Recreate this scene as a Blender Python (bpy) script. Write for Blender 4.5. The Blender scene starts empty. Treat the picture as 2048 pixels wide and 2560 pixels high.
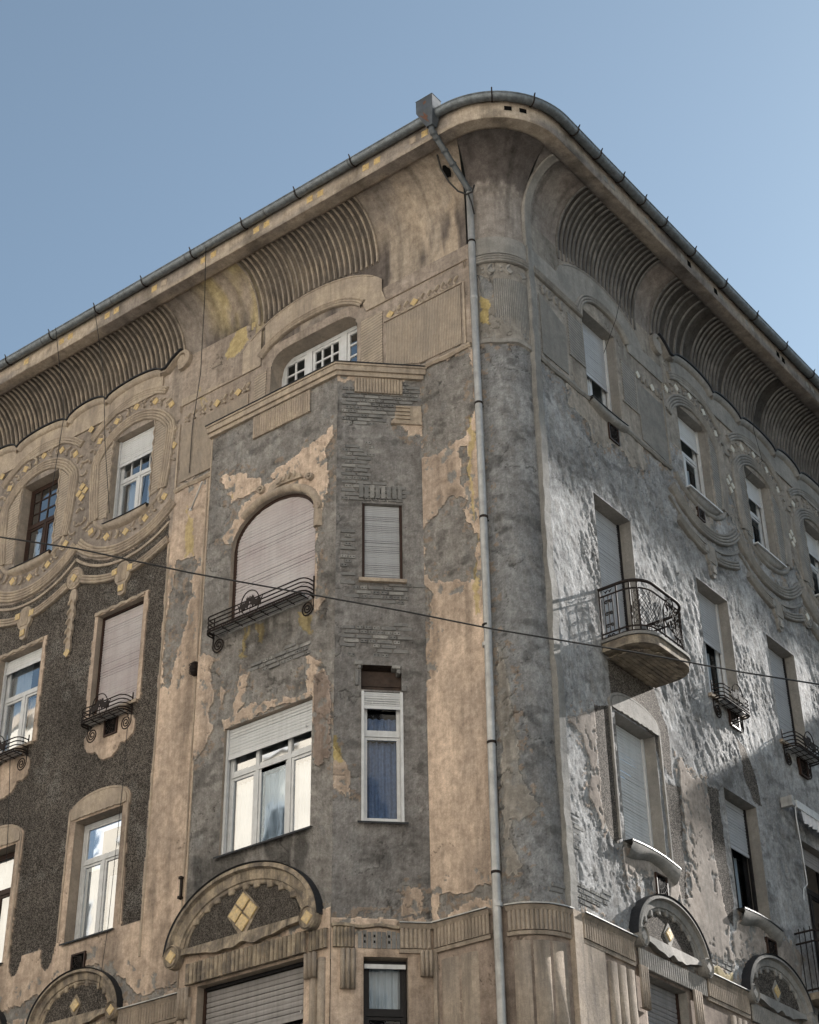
import bpy, math, random
import numpy as np
from mathutils import Matrix
# ------------------------------------------------------------------ camera, sky, sun, exposure
sc = bpy.context.scene
COL = sc.collection
HEAD, PITCH, ROLL = math.radians(37.46), math.radians(32.77), math.radians(-0.923)
CAM = np.array([-18.17, -11.85, 1.6])
_f = np.array([math.cos(PITCH)*math.cos(HEAD), math.cos(PITCH)*math.sin(HEAD), math.sin(PITCH)])
_r = np.array([math.sin(HEAD), -math.cos(HEAD), 0.0]); _u = np.cross(_r, _f)
RT = _r*math.cos(ROLL)+_u*math.sin(ROLL); UPV = -_r*math.sin(ROLL)+_u*math.cos(ROLL)
cd = bpy.data.cameras.new('camera'); cam = bpy.data.objects.new('camera', cd); COL.objects.link(cam)
cd.sensor_fit = 'HORIZONTAL'; cd.sensor_width = 36.0; cd.lens = 36.0*4291/2048; cd.clip_start = 0.1; cd.clip_end = 3000
cam.matrix_world = Matrix(((RT[0], UPV[0], -_f[0], CAM[0]), (RT[1], UPV[1], -_f[1], CAM[1]), (RT[2], UPV[2], -_f[2], CAM[2]), (0, 0, 0, 1)))
sc.camera = cam
SUN = np.array([4.0, -1.0, 2.4]); SUN = SUN/np.linalg.norm(SUN)
w = bpy.data.worlds.new('World'); sc.world = w; w.use_nodes = True
nt = w.node_tree; nt.nodes.clear()
sky = nt.nodes.new('ShaderNodeTexSky'); sky.sky_type = 'NISHITA'; sky.sun_disc = False
sky.sun_elevation = math.asin(SUN[2]); sky.sun_rotation = math.atan2(SUN[0], SUN[1])
sky.air_density = 1.0; sky.dust_density = 0.8; sky.ozone_density = 2.2; sky.altitude = 100
hs = nt.nodes.new('ShaderNodeHueSaturation'); hs.inputs['Saturation'].default_value = 0.66
bg = nt.nodes.new('ShaderNodeBackground'); bg.inputs['Strength'].default_value = 0.055
ow = nt.nodes.new('ShaderNodeOutputWorld')
nt.links.new(sky.outputs[0], hs.inputs['Color']); tint = nt.nodes.new('ShaderNodeMix'); tint.data_type = 'RGBA'; tint.blend_type = 'MULTIPLY'; tint.inputs[0].default_value = 1.0; tint.inputs[7].default_value = (0.84, 0.985, 1.0, 1)
nt.links.new(hs.outputs[0], tint.inputs[6]); nt.links.new(tint.outputs[2], bg.inputs['Color']); nt.links.new(bg.outputs[0], ow.inputs['Surface'])
sl = bpy.data.lights.new('sun', 'SUN'); sl.energy = 5.0; sl.angle = math.radians(0.53); sl.color = (1.0, 0.955, 0.90)
so = bpy.data.objects.new('sun', sl); COL.objects.link(so)
from mathutils import Vector
so.rotation_euler = Vector(SUN).to_track_quat('Z', 'Y').to_euler(); so.location = (30, -20, 40)
sc.view_settings.view_transform = 'Standard'; sc.view_settings.look = 'None'; sc.view_settings.gamma = 1.0
sc.view_settings.exposure = 1.55; sc.view_settings.use_curve_mapping = False
random.seed(7); RNG = np.random.default_rng(11)

# ------------------------------------------------------------------ frames on the facade planes: (u, z, d) -> world
class Frame:
    def __init__(s, o, U, N): s.o = np.array(o, float); s.U = np.array([*U, 0.0]); s.N = np.array([*N, 0.0])
    def P(s, u, z, d=0.0):
        u, z, d = np.broadcast_arrays(np.asarray(u, float), np.asarray(z, float), np.asarray(d, float))
        p = s.o+u[..., None]*s.U+d[..., None]*s.N; p[..., 2] += z
        return p
Q = math.sqrt(0.5); BX = 0.98
FL = Frame((0, 0, 0), (0, 1), (-1, 0)); FB = Frame((-BX, 0, 0), (0, 1), (-1, 0))
FR = Frame((0, 0, 0), (1, 0), (0, -1)); FC = Frame((-BX, 2.77, 0), (Q, -Q), (-Q, -Q))
class CylFrame:
    c = .68; r = .66
    def P(s, u, z, d=0.0):
        u, z, d = np.broadcast_arrays(np.asarray(u, float), np.asarray(z, float), np.asarray(d, float))
        th = u/s.r
        return np.stack([s.c-(s.r+d)*np.cos(th), s.c-(s.r+d)*np.sin(th), z], -1)
FK = CylFrame(); KW = FK.r*math.pi/2
CHW = BX/Q

# ------------------------------------------------------------------ object helpers
def link(o, parent=None):
    COL.objects.link(o)
    if parent is not None: o.parent = parent
    return o
def tag(o, label=None, cat=None, group=None, kind=None):
    if label: o['label'] = label
    if cat: o['category'] = cat
    if group: o['group'] = group
    if kind: o['kind'] = kind
    return o
def empty(name, label, cat, group=None, loc=(0, 0, 0)):
    o = bpy.data.objects.new(name, None); o.location = loc; link(o); o.empty_display_size = .2
    return tag(o, label, cat, group)
class MB:
    def __init__(s): s.v = []; s.f = []; s.n = 0
    def add(s, verts, faces):
        verts = np.asarray(verts, float).reshape(-1, 3)
        s.v.append(verts); n = s.n
        s.f += [tuple(int(i)+n for i in f) for f in faces]; s.n += len(verts)
    def grid(s, P, closed_u=False):          # P (n,m,3)
        n, m = P.shape[:2]; F = []
        for i in range(n-1 if not closed_u else n):
            a = i*m; b = ((i+1) % n)*m
            for j in range(m-1): F.append((a+j, a+j+1, b+j+1, b+j))
        s.add(P.reshape(-1, 3), F)
    def box(s, fr, u0, u1, z0, z1, d0, d1):
        p = [fr.P(u, z, d) for u in (u0, u1) for z in (z0, z1) for d in (d0, d1)]
        s.add(p, [(0, 1, 3, 2), (4, 6, 7, 5), (0, 4, 5, 1), (2, 3, 7, 6), (0, 2, 6, 4), (1, 5, 7, 3)])
    def tube(s, pts, r=.01, n=6, closed=False, cap=True):
        pts = np.asarray(pts, float); m = len(pts)
        rr = np.broadcast_to(np.asarray(r, float), (m,))
        T = np.zeros_like(pts)
        if closed: T = np.roll(pts, -1, 0)-np.roll(pts, 1, 0)
        else: T[1:-1] = pts[2:]-pts[:-2]; T[0] = pts[1]-pts[0]; T[-1] = pts[-1]-pts[-2]
        T /= np.linalg.norm(T, axis=1)[:, None]+1e-12
        a = np.array([0, 0, 1.0]) if abs(T[0][2]) < .9 else np.array([1.0, 0, 0])
        x = np.cross(a, T[0]); x /= np.linalg.norm(x); R = []
        ang = np.arange(n)*2*math.pi/n+math.pi/n
        for i in range(m):
            x = x-T[i]*(x@T[i]); x /= np.linalg.norm(x)+1e-12; y = np.cross(T[i], x)
            R.append(pts[i]+rr[i]*(np.cos(ang)[:, None]*x+np.sin(ang)[:, None]*y))
        V = np.concatenate(R); F = []
        for i in range(m if closed else m-1):
            a0 = i*n; b0 = ((i+1) % m)*n
            for j in range(n): F.append((a0+j, a0+(j+1) % n, b0+(j+1) % n, b0+j))
        if cap and not closed: F += [tuple(range(n))[::-1], tuple(range((m-1)*n, m*n))]
        s.add(V, F)
    def plate(s, fr, pts, d0, d1):           # outline in the facade plane, given depth
        n = len(pts); a = np.array(pts, float)
        A = fr.P(a[:, 0], a[:, 1], d0); B = fr.P(a[:, 0], a[:, 1], d1)
        s.add(np.concatenate([A, B]), [tuple(range(n)), tuple(range(n, 2*n))[::-1]]+[(i, (i+1) % n, n+(i+1) % n, n+i) for i in range(n)])
    def prism(s, plan, z0, z1):              # plan outline in world xy
        n = len(plan); A = [(x, y, z0) for x, y in plan]; B = [(x, y, z1) for x, y in plan]
        s.add(A+B, [tuple(range(n))[::-1], tuple(range(n, 2*n))]+[(i, (i+1) % n, n+(i+1) % n, n+i) for i in range(n)])
    def sweep(s, fr, path, prof, closed=False, cap=True):   # path (u,z), profile (t,d): t to the left of the path
        p = np.array(path, float); m = len(p)
        if closed: T = np.roll(p, -1, 0)-np.roll(p, 1, 0)
        else:
            T = np.zeros_like(p); T[1:-1] = p[2:]-p[:-2]; T[0] = p[1]-p[0]; T[-1] = p[-1]-p[-2]
        T /= np.linalg.norm(T, axis=1)[:, None]+1e-12
        Nn = np.stack([-T[:, 1], T[:, 0]], 1)
        # mitre
        sc_ = np.ones(m)
        rng = range(m) if closed else range(1, m-1)
        for i in rng:
            e = p[(i+1) % m]-p[i]; e = e/(np.linalg.norm(e)+1e-12); c = abs(e@T[i]); sc_[i] = min(1/max(c, .3), 2.0)
        pr = np.array(prof, float)
        u = p[:, None, 0]+Nn[:, None, 0]*pr[None, :, 0]*sc_[:, None]; z = p[:, None, 1]+Nn[:, None, 1]*pr[None, :, 0]*sc_[:, None]
        G = fr.P(u, z, np.broadcast_to(pr[None, :, 1], u.shape))
        s.grid(G, closed_u=closed)
        if cap and not closed:
            k = len(pr); s.add(G[0], [tuple(range(k))]); s.add(G[-1], [tuple(range(k))[::-1]])
    def mesh(s, name, mat, smooth=False, mats=None, matidx=None):
        me = bpy.data.meshes.new(name)
        me.from_pydata(np.concatenate(s.v).tolist() if s.v else [], [], s.f); me.update()
        for mm in (mats or [mat]): me.materials.append(mm)
        if smooth: me.polygons.foreach_set('use_smooth', [True]*len(me.polygons))
        return me
    def build(s, name, mat, parent=None, smooth=False, **kw):
        o = bpy.data.objects.new(name, s.mesh(name, mat, smooth)); link(o, parent); tag(o, **kw)
        return o
def arc(cx, cz, r, a0, a1, n=24, rz=None):   # angles in degrees from the top, positive to +u
    a = np.radians(np.linspace(a0, a1, n)); return [(cx+r*math.sin(t), cz+(rz or r)*math.cos(t)) for t in a]
def ridges(n, wd, d0, dh, k=5):
    out = []; p = wd/n
    for i in range(n):
        for j in range(k):
            a = math.pi*j/(k-1); out.append((-wd/2+p*(i+.5)-p*.47*math.cos(a), d0+dh*math.sin(a)))
    return [(-wd/2, -.03)]+out+[(wd/2, -.03)]
def flutes_mesh(fr, u0, u1, z0, z1, pitch, d0, dh, k=6, sharp=False, zfun=None):
    mb = MB(); n = max(1, round((u1-u0)/pitch)); p = (u1-u0)/n; us = []; ds = []
    for i in range(n):
        for j in range(k):
            a = math.pi*j/(k-1); us.append(u0+p*(i+.5)-p*.46*math.cos(a)); ds.append(d0+dh*math.sin(a))
    us = np.array(us); ds = np.array(ds)
    zz = np.array([z1 if zfun is None else zfun(u) for u in us]); z0a = np.full_like(zz, z0)
    P = np.stack([fr.P(us, z0a, ds*0+d0-.04), fr.P(us, z0a, ds), fr.P(us, zz, ds), fr.P(us, zz, ds*0+d0-.04)], 1)
    mb.grid(P)
    return mb
# ------------------------------------------------------------------ noise
_LAT = RNG.random((256, 256))
def vnoise(x, y, seed=0):
    x = np.asarray(x, float)+seed*37.13; y = np.asarray(y, float)+seed*91.7
    xi = np.floor(x).astype(int); yi = np.floor(y).astype(int); fx = x-xi; fy = y-yi
    fx = fx*fx*(3-2*fx); fy = fy*fy*(3-2*fy)
    g = lambda a, b: _LAT[a & 255, b & 255]
    return (g(xi, yi)*(1-fx)+g(xi+1, yi)*fx)*(1-fy)+(g(xi, yi+1)*(1-fx)+g(xi+1, yi+1)*fx)*fy
def fbm(x, y, o=4, seed=0):
    s = 0; a = .5; t = 0
    for i in range(o): s = s+a*vnoise(x*2**i, y*2**i, seed+i*3); t += a; a *= .55
    return s/t
def sstep(a, b, x): t = np.clip((x-a)/(b-a), 0, 1); return t*t*(3-2*t)
def inpoly(U, Z, poly):
    r = np.zeros(U.shape, bool); n = len(poly); p = np.array(poly)
    bb = (U > p[:, 0].min()) & (U < p[:, 0].max()) & (Z > p[:, 1].min()) & (Z < p[:, 1].max())
    if not bb.any(): return r
    u = U[bb]; z = Z[bb]; q = np.zeros(u.shape, bool)
    for i in range(n):
        (x1, y1), (x2, y2) = poly[i], poly[(i+1) % n]
        if y1 == y2: continue
        c = ((y1 > z) != (y2 > z)) & (u < (x2-x1)*(z-y1)/(y2-y1)+x1)
        q ^= c
    r[bb] = q
    return r
# ------------------------------------------------------------------ materials
def nodes(m):
    m.use_nodes = True; t = m.node_tree; t.nodes.clear(); return t
def N(t, ty, **kw):
    n = t.nodes.new(ty)
    for k, v in kw.items():
        if k.startswith('i_'):
            key = k[2:]; key = int(key) if key.isdigit() else key.replace('_', ' ')
            n.inputs[key].default_value = v
        else: setattr(n, k, v)
    return n
def L(t, a, b): t.links.new(a, b)
def mixc(t, fac, a, b, blend='MIX'):
    n = t.nodes.new('ShaderNodeMix'); n.data_type = 'RGBA'; n.blend_type = blend
    for s_, v in ((n.inputs[0], fac), (n.inputs[6], a), (n.inputs[7], b)):
        if isinstance(v, bpy.types.NodeSocket): t.links.new(v, s_)
        else: s_.default_value = v if not isinstance(v, tuple) or len(v) == 4 else (*v, 1)
    return n.outputs[2]
def math_(t, op, a, b=None, c=None):
    n = t.nodes.new('ShaderNodeMath'); n.operation = op; n.use_clamp = False
    for i, v in enumerate((a, b, c)):
        if v is None: continue
        if isinstance(v, bpy.types.NodeSocket): t.links.new(v, n.inputs[i])
        else: n.inputs[i].default_value = v
    return n.outputs[0]
def maprange(t, v, a, b, c=0., d=1.):
    n = t.nodes.new('ShaderNodeMapRange'); n.inputs[1].default_value = a; n.inputs[2].default_value = b
    n.inputs[3].default_value = c; n.inputs[4].default_value = d; t.links.new(v, n.inputs[0]); return n.outputs[0]
def noise(t, co, scale, detail=5, rough=.6, dist=0.):
    n = N(t, 'ShaderNodeTexNoise'); n.inputs['Scale'].default_value = scale; n.inputs['Detail'].default_value = detail
    n.inputs['Roughness'].default_value = rough; n.inputs['Distortion'].default_value = dist; t.links.new(co, n.inputs['Vector']); return n.outputs[0]
def scaled(t, co, v):
    n = N(t, 'ShaderNodeVectorMath', operation='MULTIPLY'); n.inputs[1].default_value = v; t.links.new(co, n.inputs[0]); return n.outputs[0]
def wall_material():
    m = bpy.data.materials.new('weathered_wall'); t = nodes(m)
    at = N(t, 'ShaderNodeAttribute', attribute_name='Col'); geo = N(t, 'ShaderNodeNewGeometry'); co = geo.outputs['Position']
    al = at.outputs['Alpha']
    peb = maprange(t, al, .62, .85); rgh = maprange(t, al, .12, .42)
    n1 = noise(t, co, 7, 9, .74); n2 = noise(t, co, 60, 6, .75); st = noise(t, scaled(t, co, (22, 22, 2.2)), 1, 6, .7)
    c = mixc(t, maprange(t, n1, .36, .68), at.outputs['Color'], (.55, .53, .52, 1), 'MULTIPLY')
    g = maprange(t, n2, .3, .7, .80, 1.2); cc = N(t, 'ShaderNodeCombineColor')
    for i in range(3): L(t, g, cc.inputs[i])
    c = mixc(t, 1.0, c, cc.outputs[0], 'MULTIPLY')
    g2 = maprange(t, st, .3, .7, .84, 1.14); cc2 = N(t, 'ShaderNodeCombineColor')
    for i in range(3): L(t, g2, cc2.inputs[i])
    c = mixc(t, 1.0, c, cc2.outputs[0], 'MULTIPLY')
    # pits of the bare render, dark pinholes
    pv = N(t, 'ShaderNodeTexVoronoi', feature='F1'); pv.inputs['Scale'].default_value = 13; L(t, scaled(t, co, (1, 1, .7)), pv.inputs['Vector'])
    pit = math_(t, 'MULTIPLY', maprange(t, pv.outputs['Distance'], .13, .05), math_(t, 'MULTIPLY', rgh, maprange(t, n1, .48, .56)))
    c = mixc(t, math_(t, 'MULTIPLY', pit, .8), c, (.02, .02, .02, 1))
    # pebbledash: separate light and dark stones
    vo = N(t, 'ShaderNodeTexVoronoi', feature='F1'); vo.inputs['Scale'].default_value = 66; L(t, co, vo.inputs['Vector'])
    stone = N(t, 'ShaderNodeSeparateColor'); L(t, vo.outputs['Color'], stone.inputs[0])
    lite = maprange(t, stone.outputs[0], .2, 1., .55, 2.1); lc = N(t, 'ShaderNodeCombineColor')
    for i in range(3): L(t, lite, lc.inputs[i])
    gap = maprange(t, vo.outputs['Distance'], .25, .75, 1., .5); lg = N(t, 'ShaderNodeCombineColor')
    for i in range(3): L(t, gap, lg.inputs[i])
    pc = mixc(t, 1., mixc(t, 1., c, lc.outputs[0], 'MULTIPLY'), lg.outputs[0], 'MULTIPLY')
    c = mixc(t, peb, c, pc)
    bs = N(t, 'ShaderNodeBsdfPrincipled'); L(t, c, bs.inputs['Base Color']); bs.inputs['Roughness'].default_value = .93
    bs.inputs['Specular IOR Level'].default_value = .25
    h = math_(t, 'ADD', math_(t, 'MULTIPLY', n2, .0035), math_(t, 'MULTIPLY', math_(t, 'MULTIPLY', noise(t, scaled(t, co, (1, 1, .62)), 30, 9, .8, .3), rgh), .062))
    h = math_(t, 'ADD', h, math_(t, 'MULTIPLY', st, .002))
    h = math_(t, 'SUBTRACT', h, math_(t, 'MULTIPLY', pit, .012))
    h = math_(t, 'SUBTRACT', h, math_(t, 'MULTIPLY', math_(t, 'MULTIPLY', vo.outputs['Distance'], peb), .012))
    bp = N(t, 'ShaderNodeBump'); bp.inputs['Strength'].default_value = 1.; bp.inputs['Distance'].default_value = 1.; L(t, h, bp.inputs['Height']); L(t, bp.outputs[0], bs.inputs['Normal'])
    o = N(t, 'ShaderNodeOutputMaterial'); L(t, bs.outputs[0], o.inputs[0]); return m
def stucco(name, col, col2=None, stain=(.10, .085, .075), amt=.5, scale=2.2, combed=None, bump=.007):
    m = bpy.data.materials.new(name); t = nodes(m); geo = N(t, 'ShaderNodeNewGeometry'); co = geo.outputs['Position']
    n0 = noise(t, co, scale, 6, .62); n1 = noise(t, co, 14, 7, .7); n2 = noise(t, co, 70, 4, .7); st = noise(t, scaled(t, co, (7, 7, .8)), 1, 7, .68)
    c = mixc(t, maprange(t, n0, .40, .60), (*col, 1), (*(col2 or tuple(x*.72 for x in col)), 1))
    f = math_(t, 'MULTIPLY', maprange(t, st, .46, .74), amt); c = mixc(t, f, c, (*stain, 1))
    c = mixc(t, math_(t, 'MULTIPLY', maprange(t, n1, .40, .68), .62*min(1, amt+.35)), c, tuple(x*.5 for x in col)+(1,))
    g = maprange(t, n2, .3, .7, .85, 1.15); cc = N(t, 'ShaderNodeCombineColor')
    for i in range(3): L(t, g, cc.inputs[i])
    c = mixc(t, 1., c, cc.outputs[0], 'MULTIPLY')
    bs = N(t, 'ShaderNodeBsdfPrincipled'); bs.inputs['Roughness'].default_value = .92; bs.inputs['Specular IOR Level'].default_value = .25
    h = math_(t, 'ADD', math_(t, 'MULTIPLY', n2, bump), math_(t, 'MULTIPLY', n1, bump*2))
    if combed:
        uv = N(t, 'ShaderNodeUVMap'); sx = N(t, 'ShaderNodeSeparateXYZ'); L(t, uv.outputs[0], sx.inputs[0])
        if combed == 'v': ph = math_(t, 'MULTIPLY', sx.outputs[0], 2*math.pi/.034)
        else: ph = math_(t, 'MULTIPLY', math_(t, 'ADD', sx.outputs[1], math_(t, 'MULTIPLY', sx.outputs[0], .12)), 2*math.pi/.062)
        wv = math_(t, 'ADD', math_(t, 'MULTIPLY', math_(t, 'SINE', ph), .5), .5)
        wv = math_(t, 'MULTIPLY', wv, maprange(t, noise(t, co, 3, 4), .35, .55, .35, 1.))
        h = math_(t, 'ADD', h, math_(t, 'MULTIPLY', wv, .009))
        gr = maprange(t, wv, 0., .45, .62, 1.); cg = N(t, 'ShaderNodeCombineColor')
        for i in range(3): L(t, gr, cg.inputs[i])
        c = mixc(t, 1., c, cg.outputs[0], 'MULTIPLY')
    L(t, c, bs.inputs['Base Color'])
    bp = N(t, 'ShaderNodeBump'); bp.inputs['Distance'].default_value = 1.; L(t, h, bp.inputs['Height']); L(t, bp.outputs[0], bs.inputs['Normal'])
    o = N(t, 'ShaderNodeOutputMaterial'); L(t, bs.outputs[0], o.inputs[0]); return m
def simple(name, col, rough=.6, metal=0., var=.25, scale=18, col2=None, spec=.5, streak=0.):
    m = bpy.data.materials.new(name); t = nodes(m); co = N(t, 'ShaderNodeNewGeometry').outputs['Position']
    n = noise(t, co, scale, 6, .65); c = mixc(t, maprange(t, n, .35, .7), (*col, 1), (*(col2 or tuple(x*(1-var) for x in col)), 1))
    if streak:
        sk = noise(t, scaled(t, co, (11, 11, .7)), 1, 7, .7); c = mixc(t, math_(t, 'MULTIPLY', maprange(t, sk, .45, .72), streak), c, tuple(x*.38 for x in col)+(1,))
    bs = N(t, 'ShaderNodeBsdfPrincipled'); L(t, c, bs.inputs['Base Color']); bs.inputs['Metallic'].default_value = metal
    bs.inputs['Specular IOR Level'].default_value = spec
    L(t, maprange(t, noise(t, co, scale*2.3, 4), .3, .7, max(.05, rough-.1), min(1, rough+.12)), bs.inputs['Roughness'])
    o = N(t, 'ShaderNodeOutputMaterial'); L(t, bs.outputs[0], o.inputs[0]); return m
def glass(name, tint=(.75, .82, .88)):
    m = bpy.data.materials.new(name); t = nodes(m)
    tr = N(t, 'ShaderNodeBsdfTransparent'); tr.inputs[0].default_value = (*tint, 1); gl = N(t, 'ShaderNodeBsdfGlossy'); gl.inputs['Roughness'].default_value = .03
    co = N(t, 'ShaderNodeNewGeometry').outputs['Position']
    bp = N(t, 'ShaderNodeBump'); bp.inputs['Distance'].default_value = .0025; L(t, noise(t, co, 1.6, 2, .4), bp.inputs['Height']); L(t, bp.outputs[0], gl.inputs['Normal'])
    fr = N(t, 'ShaderNodeFresnel'); fr.inputs[0].default_value = 1.6; mx = N(t, 'ShaderNodeMixShader')
    L(t, math_(t, 'MULTIPLY', fr.outputs[0], .45), mx.inputs[0]); L(t, tr.outputs[0], mx.inputs[1]); L(t, gl.outputs[0], mx.inputs[2])
    o = N(t, 'ShaderNodeOutputMaterial'); L(t, mx.outputs[0], o.inputs[0]); return m
M = {}
M['wall'] = wall_material()
M['trim'] = stucco('plaster_moulding', (0.482, 0.399, 0.311), (0.365, 0.304, 0.249), amt=.6)
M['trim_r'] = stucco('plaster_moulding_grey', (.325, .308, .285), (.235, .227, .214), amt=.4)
M['trim_dirty'] = stucco('plaster_moulding_sooty', (.43, .355, .265), (.17, .145, .125), stain=(.028, .026, .025), amt=1.0, scale=5)
M['trim_low'] = stucco('plaster_lower_storey', (0.416, 0.344, 0.274), (0.311, 0.262, 0.218), stain=(.05, .045, .04), amt=.7)
M['rib'] = stucco('cove_rib_plaster', (0.432, 0.362, 0.290), (0.274, 0.240, 0.209), stain=(.04, .036, .035), amt=1.0)
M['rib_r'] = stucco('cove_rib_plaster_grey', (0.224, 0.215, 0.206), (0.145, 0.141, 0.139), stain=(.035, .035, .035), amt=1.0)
M['comb'] = stucco('combed_plaster', (0.443, 0.365, 0.289), (0.366, 0.310, 0.255), amt=.3, combed='v')
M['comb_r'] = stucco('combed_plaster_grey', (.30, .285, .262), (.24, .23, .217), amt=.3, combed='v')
M['hatch'] = stucco('hatched_plaster', (0.444, 0.371, 0.294), (0.366, 0.310, 0.255), amt=.25, combed='h')
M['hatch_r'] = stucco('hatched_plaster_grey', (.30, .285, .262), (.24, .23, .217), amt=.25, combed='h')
M['reveal'] = stucco('window_reveal_plaster', (0.392, 0.329, 0.270), (0.286, 0.247, 0.209), amt=.35)
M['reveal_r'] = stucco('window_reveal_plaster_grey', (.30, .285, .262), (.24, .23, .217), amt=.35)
M['brick'] = stucco('render_smeared_brick', (.235, .23, .222), (.17, .168, .165), stain=(.10, .095, .09), amt=.3, scale=5, bump=.007)
M['brick2'] = stucco('pale_mortar_brick', (.33, .32, .305), (.24, .235, .225), stain=(.12, .11, .10), amt=.3, scale=5, bump=.007)
M['hole'] = simple('brick_hole', (.008, .008, .008), .9, var=.1, spec=0)
M['tile'] = simple('ochre_glazed_tile', (.62, .45, .20), .3, var=.12, col2=(.36, .27, .15), scale=16)
M['tile_r'] = simple('glare_paled_tile', (.50, .475, .41), .45, var=.12, scale=9)  # right front tiles: glare painted in as a paler colour
M['white'] = simple('white_window_paint', (.60, .61, .62), .45, var=.22, scale=7, streak=0.25)
M['brown'] = simple('dark_brown_window_paint', (.045, .026, .020), .5, var=.3, spec=.18)
M['black'] = simple('near_black_frame_paint', (.014, .013, .014), .5, var=.3, spec=.18)
M['shut_lilac'] = simple('grey_roller_slats', (.46, .435, .44), .38, var=.13, scale=1.1, col2=(.37, .315, .32), streak=0.22)
M['shut_grey'] = simple('pale_grey_roller_slats', (.40, .41, .43), .45, var=.1, scale=2, streak=0.2)
M['shut_white'] = simple('white_roller_slats', (.56, .57, .58), .42, var=.07, scale=3, streak=0.25)
M['shut_dark'] = simple('aged_roller_slats', (.27, .255, .25), .5, var=.2, scale=2, streak=0.50)
M['wood'] = simple('charred_old_planks', (.055, .035, .026), .85, var=.6, scale=9)
M['iron'] = simple('rusty_black_iron', (.016, .014, .014), .7, var=.3, scale=30, col2=(.032, .022, .018), spec=.18)
M['zinc'] = simple('weathered_zinc', (.47, .465, .455), .45, metal=.25, var=.4, scale=5, streak=0.55)
M['zinc_dark'] = simple('dull_dark_zinc', (.12, .13, .14), .55, metal=.4, var=.4, scale=7, streak=0.50)
M['gutter'] = simple('streaked_gutter_zinc', (.21, .235, .255), .5, metal=.4, var=.5, scale=13, streak=0.60)
M['flash'] = simple('dark_sheet_flashing', (.035, .037, .042), .5, metal=.2, var=.3, spec=.18)
M['curtain'] = simple('thin_white_curtain', (.55, .56, .57), .9, var=.12, scale=4)
M['curtain_blue'] = simple('blue_lace_curtain', (.16, .21, .33), .9, var=.35, scale=22)
M['cloth'] = simple('pale_awning_cloth', (.62, .60, .60), .85, var=.1)
M['rust'] = simple('orange_rust_patch', (.15, .07, .045), .85, var=.4)
M['glass'] = glass('window_glass'); M['cable'] = simple('black_cable_rubber', (.015, .014, .014), .6)
M['hopper'] = simple('dull_hopper_sheet', (.085, .098, .115), .7, metal=.1, var=.35, scale=8, streak=0.50)
M['roof'] = simple('dark_roof_sheet', (.05, .05, .055), .6, var=.3, scale=3)
M['cream'] = stucco('cream_render', (.62, .575, .50), (.56, .52, .455), amt=.05)  # even cream colour, the same on every face
M['asphalt'] = stucco('street_asphalt', (.09, .088, .085), (.07, .07, .068), stain=(.03, .03, .03), amt=.3)
M['pave'] = stucco('pavement_stone', (.22, .21, .20), (.18, .175, .17), amt=.3)
M['strip'] = stucco('grey_strip_render', (.30, .292, .275), (.225, .22, .212), amt=.4, scale=3, bump=.01)
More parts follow.
